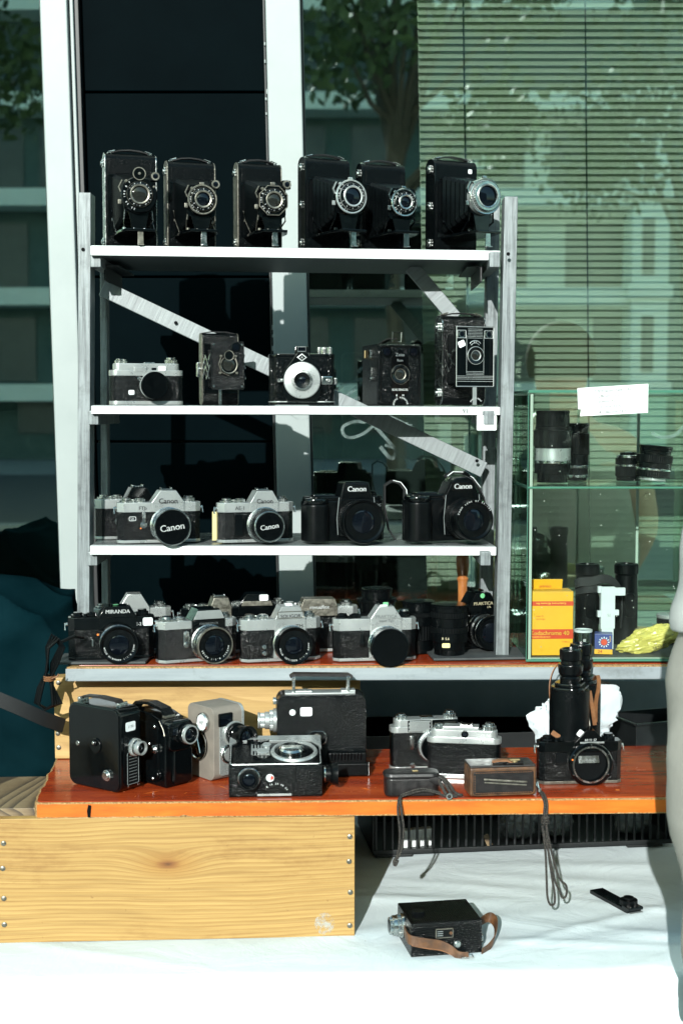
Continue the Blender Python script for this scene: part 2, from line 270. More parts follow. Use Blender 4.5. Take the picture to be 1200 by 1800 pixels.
class MB:
    def __init__(s, u=.001): s.bm = bmesh.new(); s.M = Matrix(); s.u = u
    def _in(s, t):
        me = bpy.data.meshes.new('t'); t.to_mesh(me); t.free(); me.transform(s.M); s.bm.from_mesh(me); bpy.data.meshes.remove(me); return s
    def box(s, x, y, z, sx, sy, sz, b=0, seg=2, rot=None):
        t = bmesh.new(); M = Matrix.Diagonal((sx, sy, sz, 1)); bmesh.ops.create_cube(t, size=1, matrix=M)
        if b: bmesh.ops.bevel(t, geom=t.edges[:], offset=b, segments=seg, affect='EDGES', profile=.5)
        M = Matrix.Translation((x, y, z))
        if rot: M = M @ Euler([R(a) for a in rot]).to_matrix().to_4x4()
        t.transform(M); return s._in(t)
    def prism(s, o, a0, a1, f, b=0):
        t = bmesh.new()
        v0 = [t.verts.new(f(p, q, a0)) for p, q in o]; v1 = [t.verts.new(f(p, q, a1)) for p, q in o]; n = len(o)
        c0 = t.faces.new(v0[::-1]); c1 = t.faces.new(v1)
        for i in range(n): t.faces.new((v0[i], v0[(i+1) % n], v1[(i+1) % n], v1[i]))
        bmesh.ops.recalc_face_normals(t, faces=t.faces[:])
        if b: bmesh.ops.bevel(t, geom=list(set(c0.edges[:]+c1.edges[:])), offset=b, segments=2, affect='EDGES', profile=.5)
        return s._in(t)
    def vp(s, o, z0, z1, b=0): return s.prism(o, z0, z1, lambda p, q, a: (p, q, a), b)
    def fp(s, o, y0, y1, b=0): return s.prism(o, y0, y1, lambda p, q, a: (p, a, q), b)
    def sp(s, o, x0, x1, b=0): return s.prism(o, x0, x1, lambda p, q, a: (a, p, q), b)
    def lat(s, prof, o=(0, 0, 0), ax='-y', seg=28, kn=None, solid=False):
        t = bmesh.new(); rows = []; O = Vector(o)
        if kn: seg = kn[0]*4
        for r, h in prof:
            row = []
            if r <= 1e-6: row = [None]
            for i in range(seg if r > 1e-6 else 1):
                a = 2*math.pi*i/seg; q = r - (kn[1] if kn and (i % 4) in (2, 3) else 0) if r > 1e-6 else 0
                c, d = q*math.cos(a), q*math.sin(a)
                p = {'-y': (c, -h, d), 'y': (c, h, d), 'z': (c, d, h), '-z': (c, d, -h), 'x': (h, c, d), '-x': (-h, c, d)}[ax]
                vv = t.verts.new(O+Vector(p)); 
                if r > 1e-6: row.append(vv)
                else: row = [vv]
            rows.append(row)
        for A, B in zip(rows, rows[1:]):
            for i in range(seg):
                j = (i+1) % seg
                if len(A) == 1 and len(B) == 1: continue
                if len(A) == 1: t.faces.new((A[0], B[i], B[j]))
                elif len(B) == 1: t.faces.new((A[i], A[j], B[0]))
                else: t.faces.new((A[i], A[j], B[j], B[i]))
        A, B = rows[-1], rows[0]
        if len(A) > 1 and len(B) > 1:
            if solid: t.faces.new(A); t.faces.new(B)
            else:
                for i in range(seg): t.faces.new((A[i], A[(i+1) % seg], B[(i+1) % seg], B[i]))
        bmesh.ops.recalc_face_normals(t, faces=t.faces[:]); return s._in(t)
    def cyl(s, r, h, o=(0, 0, 0), ax='z', b=.6, seg=28, kn=None, r2=None):
        r2 = r if r2 is None else r2; b = min(b, h*.3, r*.5)
        return s.lat([(r-b, 0), (r, b), (r2, h-b), (r2-b, h)], o, ax, seg, kn, True)
    def tube(s, pts, r, seg=7, closed=False):
        pts = [Vector(p) for p in pts]; n = len(pts); t = bmesh.new(); rows = []; up = None
        for i, p in enumerate(pts):
            a = pts[(i-1) % n] if closed or i else p; b = pts[(i+1) % n] if closed or i < n-1 else p
            d = (b-a).normalized()
            if up is None: up = d.orthogonal().normalized()
            up = (up - d*up.dot(d)).normalized(); sd_ = d.cross(up); rd = r[i] if isinstance(r, (list, tuple)) else r
            rows.append([t.verts.new(p+(up*math.cos(2*math.pi*k/seg)+sd_*math.sin(2*math.pi*k/seg))*rd) for k in range(seg)])
        pr = list(zip(rows, rows[1:])) + ([(rows[-1], rows[0])] if closed else [])
        for A, B in pr:
            for k in range(seg): t.faces.new((A[k], A[(k+1) % seg], B[(k+1) % seg], B[k]))
        if not closed: t.faces.new(rows[0][::-1]); t.faces.new(rows[-1])
        return s._in(t)
    def rib(s, pts, wd, w, th):                     # a flat strap: width along wd, real thickness
        pts = [Vector(p) for p in pts]; t = bmesh.new(); rows = []; n = len(pts)
        for i, p in enumerate(pts):
            d = (pts[min(i+1, n-1)]-pts[max(i-1, 0)]).normalized(); W = Vector(wd[i] if isinstance(wd, list) else wd).normalized()
            nn = d.cross(W).normalized()
            rows.append([t.verts.new(p+W*(w/2*a)+nn*(th/2*b)) for a, b in ((-1, -1), (1, -1), (1, 1), (-1, 1))])
        for A, B in zip(rows, rows[1:]):
            for k in range(4): t.faces.new((A[k], A[(k+1) % 4], B[(k+1) % 4], B[k]))
        t.faces.new(rows[0][::-1]); t.faces.new(rows[-1]); return s._in(t)
    def grid(s, nx, ny, f, th=None):
        t = bmesh.new(); V = [[t.verts.new(f(i/nx, j/ny)) for i in range(nx+1)] for j in range(ny+1)]
        for j in range(ny):
            for i in range(nx): t.faces.new((V[j][i], V[j][i+1], V[j+1][i+1], V[j+1][i]))
        if th:
            bmesh.ops.recalc_face_normals(t, faces=t.faces[:]); bmesh.ops.solidify(t, geom=t.faces[:], thickness=th)
        return s._in(t)
    def pieces(s):                                  # separate clusters of touching pieces
        bm = s.bm; bm.verts.index_update(); seen = set(); out = []
        for v in bm.verts:
            if v.index in seen: continue
            st = [v]; seen.add(v.index); isl = []
            while st:
                q = st.pop(); isl.append(q)
                for e in q.link_edges:
                    w_ = e.other_vert(q)
                    if w_.index not in seen: seen.add(w_.index); st.append(w_)
            c = [[min(x.co[k] for x in isl)-.4*(.001/s.u) for k in range(3)], [max(x.co[k] for x in isl)+.4*(.001/s.u) for k in range(3)], isl]
            while True:
                hit = next((o for o in out if all(o[0][k] <= c[1][k] and c[0][k] <= o[1][k] for k in range(3))), None)
                if hit is None: break
                out.remove(hit); c = [[min(a, b) for a, b in zip(c[0], hit[0])], [max(a, b) for a, b in zip(c[1], hit[1])], c[2]+hit[2]]
            out.append(c)
        return [c[2] for c in out]
    def build(s, name, mat, parent=None, loc=None, rot=None, ang=33, smooth=True):
        if name in SPLIT:
            ps = s.pieces()
            if 1 < len(ps) <= 100:
                ids = [[v.index for v in p_] for p_ in ps]; first = None
                for il in ids:
                    k = MB(s.u); k.bm = s.bm.copy(); k.bm.verts.ensure_lookup_table(); keep = set(il)
                    bmesh.ops.delete(k.bm, geom=[v for v in k.bm.verts if v.index not in keep], context='VERTS')
                    o = k._build(name, mat, parent, loc, rot, ang, smooth); first = first or o
                s.bm.free(); return first
        return s._build(name, mat, parent, loc, rot, ang, smooth)
    def _build(s, name, mat, parent=None, loc=None, rot=None, ang=33, smooth=True):
        me = bpy.data.meshes.new(name); bm = s.bm
        if s.u != 1: bmesh.ops.scale(bm, vec=(s.u,)*3, verts=bm.verts[:])
        ca = math.cos(R(ang))
        for f in bm.faces: f.smooth = smooth
        for e in bm.edges:
            if len(e.link_faces) == 2 and e.link_faces[0].normal.length and e.link_faces[0].normal.dot(e.link_faces[1].normal) < ca: e.smooth = False
        bm.normal_update()
        for e in bm.edges:
            if len(e.link_faces) == 2: e.smooth = e.link_faces[0].normal.dot(e.link_faces[1].normal) >= ca
        bm.to_mesh(me); bm.free(); me.materials.append(MATS[mat])
        o = bpy.data.objects.new(name, me); C.objects.link(o)
        if smooth and len(me.polygons) < 20000: wn = o.modifiers.new('weighted', 'WEIGHTED_NORMAL'); wn.keep_sharp = True; wn.mode = 'FACE_AREA'; wn.weight = 80
        if parent: o.parent = parent
        if loc is not None: o.location = Vector(loc)*(s.u if parent else 1)
        if rot is not None: o.rotation_euler = [R(a) for a in rot]
        return o
def tag(o, label=None, cat=None, group=None, kind=None):
    for k, vv in (('label', label), ('category', cat), ('group', group), ('kind', kind)):
        if vv: o[k] = vv
    return o
def thing(name, label, cat, loc, rz=0, group=None, tilt=None):
    o = bpy.data.objects.new(name, None); C.objects.link(o); o.empty_display_size = .02
    o.location = loc; o.rotation_euler = (R(tilt[0]) if tilt else 0, R(tilt[1]) if tilt else 0, R(rz)); return tag(o, label, cat, group)
GL = {}
def glyph(txt, spacing=1.0):
    k = (txt, spacing)
    if k not in GL:
        cu = bpy.data.curves.new('t', 'FONT'); cu.body = txt; cu.size = 1; cu.align_x = 'CENTER'; cu.extrude = .012; cu.resolution_u = 3; cu.space_character = spacing
        ob = bpy.data.objects.new('t', cu); C.objects.link(ob)
        dg = bpy.context.evaluated_depsgraph_get(); me = bpy.data.meshes.new_from_object(ob.evaluated_get(dg)); bpy.data.objects.remove(ob); GL[k] = me
    return GL[k]
def put_text(mb, txt, size, x, y, z, spacing=1.0, roll=0, bold=0, face='front', sx=1):
    me = glyph(txt, spacing).copy()
    M0 = Matrix.Translation((x, y, z))
    M = {'front': Matrix.Rotation(R(90), 4, 'X'), 'top': Matrix(), 'left': Matrix.Rotation(R(-90), 4, 'Z') @ Matrix.Rotation(R(90), 4, 'X'), 'back': Matrix.Rotation(R(180), 4, 'Z') @ Matrix.Rotation(R(90), 4, 'X')}[face]
    for dx in ((0,) if not bold else (-bold, 0, bold)):
        mm = me.copy(); mm.transform(mb.M @ M0 @ M @ Matrix.Rotation(R(roll), 4, 'Z') @ Matrix.Translation((dx*size, -.34*size, 0)) @ Matrix.Diagonal((size*sx, size, size, 1))); mb.bm.from_mesh(mm); bpy.data.meshes.remove(mm)
    bpy.data.meshes.remove(me)
def text(par, txt, size, x, y, z, mat='white_ink', name='lettering', **k):
    mb = MB(); put_text(mb, txt, size, x, y, z, **k); return mb.build(name, mat, par)
def ring_text(mb, txt, size, r, y, a0, da, flip=False):  # letters round a lens, front at -y
    for i, ch in enumerate(txt):
        if ch == ' ': continue
        a = R(a0 - da*i) if not flip else R(a0+da*i)
        put_text(mb, ch, size, r*math.cos(a), y, r*math.sin(a), roll=math.degrees(a)-90 if not flip else math.degrees(a)+90)
def simple(name, mat, par, fn, **k):
    mb = MB(); fn(mb); return mb.build(name, mat, par, **k)

# ---------------------------------------------------------------- camera builders
NAMES = {'chrome': 'lens_ring', 'satin': 'lens_ring', 'worn_metal': 'lens_ring'}
def lens(par, x, y, z, rings, glass=14, cap=None, captext=None, mark=None, tilt=(0, 0, 0), capmat='cap_black', capring=False, dots=True, gmat='lens_glass'):
    """rings: (length, radius, material, knurl count or 0, knurl depth); grows toward -y"""
    by = {}; t = 0; first = None
    for i, rg in enumerate(rings):
        ln, r, mt = rg[:3]; kn = (rg[3], rg[4]) if len(rg) > 3 and rg[3] else None
        mb = by.setdefault(mt, MB())
        if i == len(rings)-1 and cap is None: mb.lat([(r-2.8, t), (r-.5, t), (r, t+.5), (r, t+ln-.3), (r-2.8, t+ln-.3)], kn=kn, seg=44); t += ln; continue
        mb.lat([(r*.5, t), (r-.5, t), (r, t+.5), (r, t+ln-.5), (r-.5, t+ln), (r*.5, t+ln)], kn=kn, seg=40); t += ln
    R0 = rings[-1][1]; front = by[rings[-1][2]]
    mats = sorted(by, key=lambda k: k in NAMES)
    if cap is None:
        dk = by.setdefault('black_plastic', MB())
        front.lat([(R0-.4, t-.4), (R0, t+.2), (R0-.4, t+1.0), (R0-2.2, t+1.0), (R0-2.6, t-.4)], seg=44)
        dk.lat([(R0-2.5, t+.3), (max(glass+3.4, R0-6), t-3.0), (glass+3, t-3.3), (glass+2.6, t-2.6), (glass+.6, t-2.8), (glass+.2, t-5.4), (R0-2.5, t-5.4)], seg=44)
    mats = [k for k in by if k not in NAMES] + [k for k in by if k in NAMES]
    o = by[mats[0]].build('lens', mats[0], par, (x, y, z), tilt)
    for k in mats[1:]: by[k].build(NAMES.get(k, 'focus_ring'), k, o)
    if cap is None:
        simple('front_glass', gmat, o, lambda m: m.lat([(0, t-2.4), (glass*.5, t-2.9), (glass*.85, t-3.8), (glass+.5, t-5), (glass+.5, t-6)], seg=32))
    else:
        def f(m): m.lat([(cap*.5, t-.5), (cap-.8, t-.5), (cap, t+.6), (cap, t+4), (cap-1.2, t+5), (cap-3, t+5), (cap-3.6, t+4.3), (0, t+4.3)], seg=48)
        cp = simple('lens_cap', capmat, o, f)
        if capring: simple('cap_rim', 'chrome', o, lambda m: m.lat([(cap-2.4, t+5), (cap-.4, t+5), (cap+.3, t+4.2), (cap+.3, t+5.4), (cap-.4, t+6), (cap-2.4, t+6)], seg=48))
        if captext:
            mb = MB(); put_text(mb, captext[0], captext[1], 0, -(t+4.5), 0, bold=.012, roll=captext[2] if len(captext) > 2 else 0); mb.build('lettering', 'white_ink', o)
    if mark:
        mb = MB(); ring_text(mb, mark[0], mark[1], mark[2], -(t+(mark[5] if len(mark) > 5 else -.9)), mark[3], mark[4]); mb.build('lettering', 'white_ink', o)
    return o
def knob(m, x, y, z, r, h, kn=24, step=True):
    m.cyl(r, h*.62, (x, y, z), kn=(kn, .5)); m.cyl(r*.72, h*.4, (x, y, z+h*.6))
def lug(par, x, y, z, side):
    def f(m):
        m.cyl(3, 4, (x, y, z), 'x' if side > 0 else '-x', b=.5)
        c = []
        for p, q in ((0, 2), (-5, -9), (5, -9)): c.append((x+side*5, y+p, z+q))
        m.tube(c, .9, 6, closed=True)
    return simple('strap_lug', 'chrome', par, f)

def slr(label, loc, rz, w=144, d=34, h=72, ph=21, top='satin', bot='satin', body='leather_grain', prism='satin', prism_side=None, plate=None, lx=8, pb=25, pt=12,
        brand=None, bmat='dark_ink', lensargs=None, group=None, timer='chrome', cut=10, model=None, knobs='chrome', toph=17, foot=5, lz=None, shoe=True, extra=None, lugs=True, mount=True, px=None, scale=1):
    T = thing('slr_camera', label, 'camera', loc, rz, group); T.scale = (scale,)*3
    px = lx if px is None else px; lz = (h-toph)*.5+foot*.5+1 if lz is None else lz
    simple('body', body, T, lambda m: m.vp(octo(w-1.2, d-1, cut), foot, h-toph+1, .4))
    simple('base_plate', bot, T, lambda m: m.vp(octo(w, d, cut), 0, foot+.3, .8))
    simple('top_cover', top, T, lambda m: (m.vp(octo(w, d, cut), h-toph, h, 1.2)))
    if plate:                                         # the plain front panel round the lens mount
        def f(m):
            yb, yf = -d/2+3, -d/2-3.5
            m.fp([(lx-pb+1, h-toph*.2), (lx-pb-2, foot+.5), (lx+pb+2, foot+.5), (lx+pb-1, h-toph*.2)], yb, yf, 1.2)
        simple('front_panel', plate, T, f)
    def f(m):
        fr = -d/2-6
        t = [(-pb, 0), (-pt, ph), (pt, ph), (pb, 0)]
        M0 = m.M.copy(); m.M = Matrix.Translation((px, 0, h-.5)); m.fp(t, fr+1, d/2-2, 1.3)
        m.fp([(-pb+1, -toph*.95), (-pb+1, .5), (pb-1, .5), (pb-1, -toph*.95)], fr+2.2, 0, 1); m.M = M0
    pr = simple('prism_housing', prism, T, f)
    if shoe:
        def f(m): m.box(px, 4, h+ph+1, 20, 19, 1.6, .4); m.box(px-9, 4, h+ph+2.6, 1.6, 18, 2.4, .3); m.box(px+9, 4, h+ph+2.6, 1.6, 18, 2.4, .3)
        simple('accessory_shoe', 'chrome' if knobs == 'chrome' else knobs, T, f)
    def f(m):
        knob(m, w/2-20, 0, h, 11, 10); 
    simple('rewind_knob', knobs, T, f)
    simple('speed_dial', knobs, T, lambda m: (m.cyl(9.5, 6, (-w/2+40, -2, h), kn=(30, .4)), m.cyl(7, 1.2, (-w/2+40, -2, h+6))))
    simple('advance_lever', knobs, T, lambda m: (m.cyl(12, 3.5, (-w/2+17, 1, h)), m.cyl(8, 4, (-w/2+17, 1, h+3.5)), m.box(-w/2+27, 9, h+3, 26, 6, 2.4, .8, rot=(0, 0, -14))))
    simple('shutter_button', knobs, T, lambda m: (m.cyl(4.4, 3, (-w/2+29, -10, h)), m.cyl(2.6, 3, (-w/2+29, -10, h+3))))
    if timer:
        tx = lx-pb-14
        def f(m): m.cyl(6, 5, (tx, -d/2, 32), '-y'); m.box(tx, -d/2-6, 43, 6, 2.5, 22, 1); m.cyl(3.4, 8, (tx, -d/2, 32), '-y')
        simple('timer_lever', timer, T, f)
    if lugs: lug(T, w/2, 0, h-toph*.6, 1); lug(T, -w/2, 0, h-toph*.6, -1)
    if mount: simple('mount_ring', 'chrome' if mount is True else mount, T, lambda m: m.lat([(20, 0), (31.5, 0), (32, 1), (32, 4), (30.5, 5), (20, 5)], (lx, -d/2-(3 if plate else 0), lz), seg=44))
    if brand: text(T, brand[0], brand[1], px, -d/2-5.1+(-.35), h+(brand[2] if len(brand) > 2 else 2.5), bmat, bold=.012, sx=brand[3] if len(brand) > 3 else 1)
    if model: text(T, model[0], model[1], model[2], -d/2-.2-(model[4] if len(model) > 4 else 0), model[3], model[5] if len(model) > 5 else bmat, 'model_lettering', bold=.012)
    if lensargs: lens(T, lx, -d/2-(3 if plate else 0)-(4.5 if mount else 0), lz, **lensargs)
    if extra: extra(T, d, h)
    return T
def sticker(par, x, y, z, w, h, rot=(0, 0, 0), txt=None, name='price_sticker', mat='sticker', ink='grey_ink'):
    o = simple(name, mat, par, lambda m: m.fp(rr(w, h, min(w, h)*.2), 0, .35), loc=(x, y, z), rot=rot)
    if txt:
        mb = MB(); put_text(mb, txt, h*.42, 0, -.2, 0); mb.build('lettering', ink, o)
    return o

def folding(label, loc, rz, w=90, h=172, d=32, L=88, sh=30, face='worn', rim='chrome', g=13, style=0, bed_z=27, lz=86, trim='worn_metal', finder=True, standmat='chrome', dial=False, hexa=False, logo=None, group='folding cameras along the top shelf', bell='bellows_cloth', flare=0, knobs=2):
    T = thing('folding_camera', label, 'camera', loc, rz, group)
    prof = rr(d, h, d*.46, 0, h/2, 7)
    simple('body', 'leather', T, lambda m: m.sp(prof, -w/2, w/2, 1))
    def f(m):
        for s in (-1, 1): m.sp(rr(d+1.4, h+.8, d*.46+.5, 0, h/2, 7), s*(w/2-.4)-.9, s*(w/2-.4)+.9, .4)
    simple('edge_trim', trim, T, f)
    fy = -d/2
    simple('front_frame', 'black_paint', T, lambda m: (m.box(0, fy-.6, h-40, w-8, 2.6, 3, .5), m.box(-w/2+5, fy-.6, h*.46, 3, 2.6, h*.62, .5), m.box(w/2-5, fy-.6, h*.46, 3, 2.6, h*.62, .5), m.box(0, fy-.2, h*.46, w-12, 1.4, h*.6)))
    simple('catch', trim, T, lambda m: (m.box(-6, fy-1.2, h-43.5, 18, 1.2, 1.6, .3), m.box(-24, fy-1.2, h-44, 5, 1.2, 2.4, .3)))
    # leather top panel and embossed mark
    simple('top_panel', 'leather', T, lambda m: m.fp(rr(w-14, 26, 3, 0, h-24), fy+2, fy-1.0, .5))
    if logo: text(T, logo[0], logo[1], 0, fy-1.2, h-24, logo[2], 'embossed_mark')
    # bellows: a lofted pleated tube
    def f(m):
        t = bmesh.new(); n = 7; rows = []
        for i in range(n*2+1):
            q = i/(n*2); y = fy-1-q*(L-10); s = 1.3 if i % 2 else -1.1
            hw = (w*.36)*(1-q)+21*q+s; hh = 51*(1-q)+23*q+s; cz = (lz-4)*(1-q)+lz*q
            rows.append([t.verts.new((x_, y, z_)) for x_, z_ in octo(2*hw, 2*hh, 5, 0, cz)])
        for A, B in zip(rows, rows[1:]):
            for k in range(8): t.faces.new((A[k], A[(k+1) % 8], B[(k+1) % 8], B[k]))
        bmesh.ops.recalc_face_normals(t, faces=t.faces[:]); m._in(t)
    simple('bellows', bell, T, f, ang=10)
    # drop bed, struts and stand
    bw = w*.74
    simple('bed', 'black_paint', T, lambda m: (m.vp([(-bw/2, fy+2), (bw/2, fy+2), (bw/2, fy-L*.8), (bw*.36, fy-L-14), (-bw*.36, fy-L-14), (-bw/2, fy-L*.8)], bed_z-3, bed_z+1.5, .8)))
    simple('bed_rail', trim, T, lambda m: (m.box(-9, fy-L*.5, bed_z+3, 2.5, L, 2, .4), m.box(9, fy-L*.5, bed_z+3, 2.5, L, 2, .4), m.cyl(3.5, 5, (-bw*.36, fy-L*.86, bed_z+1))))
    def f(m):
        for s in (-1, 1):
            m.rib([(s*(bw/2+1), fy-2, bed_z+44), (s*(bw/2+1), fy-14, bed_z+26), (s*(bw/2+1), fy-48, bed_z+3)], (0, 1, 1), 5, 1.4)
            m.cyl(2.4, 2, (s*(bw/2+1), fy-14, bed_z+26), 'x' if s > 0 else '-x')
            m.rib([(s*23, fy-L+12, lz-18), (s*25, fy-L*.86, bed_z+20), (s*20, fy-L*.55, bed_z+5)], (0, 1, .4), 4, 1.4)
    simple('strut', trim, T, f)
    simple('kickstand', standmat, T, lambda m: (m.fp([(-4.6, 0), (4.6, 0), (5.2, 2), (4.4, bed_z-2), (-4.4, bed_z-2), (-5.2, 2)], fy-L-9, fy-L-10.6, .3), m.box(0, fy-L-13, .8, 9, 10, 1.4, .3)))
    yl = fy-L+12
    # lens standard and shutter
    simple('lens_standard', 'black_paint', T, lambda m: (m.fp(rr(50, 54, 7, 0, lz-1), yl+1, yl-3, .6), m.fp([(-19, lz-22), (-12, bed_z+3), (12, bed_z+3), (19, lz-22)], yl, yl-3, .5)))
    if hexa: 
        S_ = simple('shutter', 'black_paint', T, lambda m: m.fp([(sh*math.cos(R(22.5+45*i)), sh*math.sin(R(22.5+45*i))) for i in range(8)], 0, -11, .8), loc=(0, yl-2.6, lz))
        simple('shutter_rim', rim, S_, lambda m: m.tube([((sh-.4)*math.cos(R(22.5+45*i)), -11.2, (sh-.4)*math.sin(R(22.5+45*i))) for i in range(8)], 1.0, 6, closed=True))
    else:
        S_ = simple('shutter', 'black_paint' if face != 'silver' else 'satin', T, lambda m: m.lat([(sh*.6, 0), (sh, 0), (sh, 9), (sh-1.5, 11), (sh*.6, 11)], seg=44), loc=(0, yl-2.6, lz))
        if face == 'rimmed' or face == 'silver':
            simple('shutter_rim', rim, S_, lambda m: m.lat([(sh-2.6, 10.6), (sh-1, 11), (sh+.3, 9.6), (sh+.3, 11), (sh-.8, 12.2), (sh-2.6, 12)], seg=44))
        if face == 'silver':
            simple('aperture_ring', 'chrome', S_, lambda m: m.lat([(g+9, 11), (g+9, 17), (g+8, 18.5), (g+4, 18.5)], seg=40, kn=(40, .5)))
    simple('lens_barrel', 'black_paint', S_, lambda m: m.lat([(g+9, 10), (g+9, 14), (g+7.6, 15.5), (g+5, 16), (g+4, 18), (g+2, 18.5), (g+.4, 15), (g*.5, 15)], seg=36))
    simple('lens_ring', rim, S_, lambda m: (m.lat([(g+1, 17.6), (g+3.4, 17.9), (g+4, 18.6), (g+3, 19.2), (g+.8, 18.4)], seg=36), m.lat([(g+8.6, 13.6), (g+9.4, 14), (g+9, 15)], seg=36)))
    simple('front_glass', 'amber_glass' if style == 1 else 'lens_glass', S_, lambda m: m.lat([(0, 17.4), (g*.5, 17), (g*.9, 16), (g+.6, 15), (g*.5, 14.6)], seg=28))
    mb = MB(); ring_text(mb, '1:4.5 F=10.5cm 1:4.5', 3.6, g+6.4, -16.2, 150, 16); 
    if not face == 'silver': ring_text(mb, '25 50 100 B T', 4.4, sh-5, -11.3, 250, -12 if False else 10)
    mb.build('lettering', 'white_ink', S_)
    def f(m):
        m.cyl(2.6, 6, (-sh*.72, -6, sh*.72), '-y'); m.rib([(-sh-.5, -7, 4), (-sh-4, -7, 12), (-sh+2, -7, 24)], (0, 1, 0), 4, 1.6); m.cyl(2, 5, (sh*.8, -8, sh*.45), '-y')
        m.box(0, -6, sh+2, 8, 5, 5, 1); m.box(-sh-2, -5, -sh*.4, 6, 4, 8, 1)
    simple('shutter_lever', rim, S_, f)
    if dial: simple('speed_dial', 'black_paint', S_, lambda m: m.cyl(11, 8, (0, -4, sh+4), '-y')); simple('dial_rim', rim, S_, lambda m: (m.lat([(9.6, 12), (11.4, 12.2), (11, 12.8), (9.6, 12.8)], (0, 0, sh+4)), m.cyl(2.4, 3, (0, -12, sh+4), '-y')))
    if finder:
        fz = sh*.95
        F_ = simple('viewfinder', 'black_paint', S_, lambda m: m.box(sh*.78+4, 2, fz+3, 15, 16, 15, 1.5))
        simple('finder_lens', rim, F_, lambda m: m.lat([(4, 6), (7.2, 6), (7.4, 8), (6.8, 9), (4.6, 9)], (sh*.78+4, 0, fz+3), seg=24))
        simple('finder_glass', 'lens_glass', F_, lambda m: m.lat([(0, 9), (5, 8)], (sh*.78+4, 0, fz+3), seg=20))
    # strap on the top
    def f(m): m.rib([(-w*.36, 0, h+1), (-w*.2, 0, h+5), (0, 0, h+6.5), (w*.2, 0, h+5), (w*.36, 0, h+1)], (0, 1, 0), 13, 2.2)
    hd = simple('carry_strap', 'dark_leather', T, f)
    def f(m):
        for s in (-1, 1):
            m.cyl(2.2, 3, (s*w*.42, 0, h-2), 'z'); m.tube([(s*w*.42, -7, h+1.6), (s*w*.3, -7, h+5), (s*w*.3, 7, h+5), (s*w*.42, 7, h+1.6)], 1, 6, closed=True)
    simple('strap_clip', 'chrome', T, f)
    def f(m):
        for zz in ([18, h-18] if knobs == 2 else [18, h*.5, h-18]):
            m.cyl(7.5, 3, (-w/2-.6, 0, zz), '-x', kn=(20, .5)); m.cyl(4, 5, (-w/2-.6, 0, zz), '-x')
    simple('winding_key', 'chrome', T, f)
    return T

def rangefinder(label, loc, rz, w=132, d=32, h=78, body='leather_grain', group=None, rear=False):
    T = thing('rangefinder_camera', label, 'camera', loc, rz, group)
    simple('body', body, T, lambda m: m.vp(rr(w-1.5, d-1.2, 13), 6, h-22, .4))
    simple('base_plate', 'satin', T, lambda m: m.vp(rr(w, d, 13.5), 0, 7, .8))
    simple('top_cover', 'satin', T, lambda m: (m.vp(rr(w, d, 13.5), h-23, h-13, .8), m.vp(rr(w-14, d-5, 10), h-13.5, h-1, 1.4)))
    simple('winding_knob', 'chrome', T, lambda m: knob(m, w/2-20, 2, h-1, 11, 11))
    simple('rewind_knob', 'chrome', T, lambda m: knob(m, -w/2+20, 2, h-1, 10, 8))
    return T

# ---------------------------------------------------------------- the setting: ground, shop front, street behind
YW = 3.0; SH = math.tan(R(1.2))
def X(px, Y=YW): return (px-600)/F*Y*1.0026
def shear(mb):
    for v in mb.bm.verts: v.co.x -= SH*(v.co.z-EYE)
    return mb
def wbox(mb, x0, x1, y0, y1, z0, z1, b=.002):
    return mb.box((x0+x1)/2, (y0+y1)/2, (z0+z1)/2, x1-x0, y1-y0, z1-z0, b)
g = MB(1); g.box(0, 0, -.05, 400, 400, .1); tag(g.build('paving', 'paving'), kind='structure')
g = MB(1); g.box(0, -20, .004, 300, 16, .008); tag(g.build('road', 'asphalt'), kind='structure')
g = MB(1); g.box(0, -11.85, .06, 300, .3, .12, .02); tag(g.build('kerb', 'paving'), kind='structure')

shop = thing('shop_front', 'white framed shop front with tall windows and a dark panelled strip behind the camera stall', 'building', (0, YW, 0))
def spart(name, mb, mat, par=None, ang=33):
    shear(mb)
    for v in mb.bm.verts: v.co.y -= YW
    return mb.build(name, mat, par or shop, ang=ang)
ZT0, ZT1 = .1, 3.4
# pillars
m = MB(1); wbox(m, X(103), X(149.5), 2.965, 3.06, ZT0, ZT1, .004); wbox(m, X(152), X(158), 2.975, 3.06, ZT0, ZT1, .002); spart('pillar', m, 'white_frame')
m = MB(1); wbox(m, X(485), X(544.5), 2.965, 3.06, ZT0, ZT1, .004); spart('pillar', m, 'white_frame')
m = MB(1); wbox(m, X(158.3), X(166), 2.985, 3.06, ZT0, ZT1); wbox(m, X(480), X(484.7), 2.975, 3.06, ZT0, ZT1); wbox(m, X(149.6), X(151.9), 2.985, 3.06, ZT0, ZT1); spart('seal_strip', m, 'seal_black')
# dark panel: wide boards with shadow gaps
m = MB(1); zs = [at(600, p, 3.02).z for p in (1400, 1085, 776, 487, 163, -160, -480)]
for a, b in zip(zs, zs[1:]): wbox(m, X(166.2), X(479.8), 3.01, 3.05, a+.002, b-.002, .003)
spart('dark_panel', m, 'dark_panel')
# worn spots of white paint on the pillar's left arris
random.seed(4); m = MB(1)
for pyy in (76, 107, 160, 173, 199, 575, 590, 612, 640): m.box(X(483.5)+random.uniform(-.002, .002), 2.972, at(600, pyy, 2.97).z, random.uniform(.003, .004), .004, random.uniform(.004, .012), .001)
spart('paint_chip', m, 'white_frame')
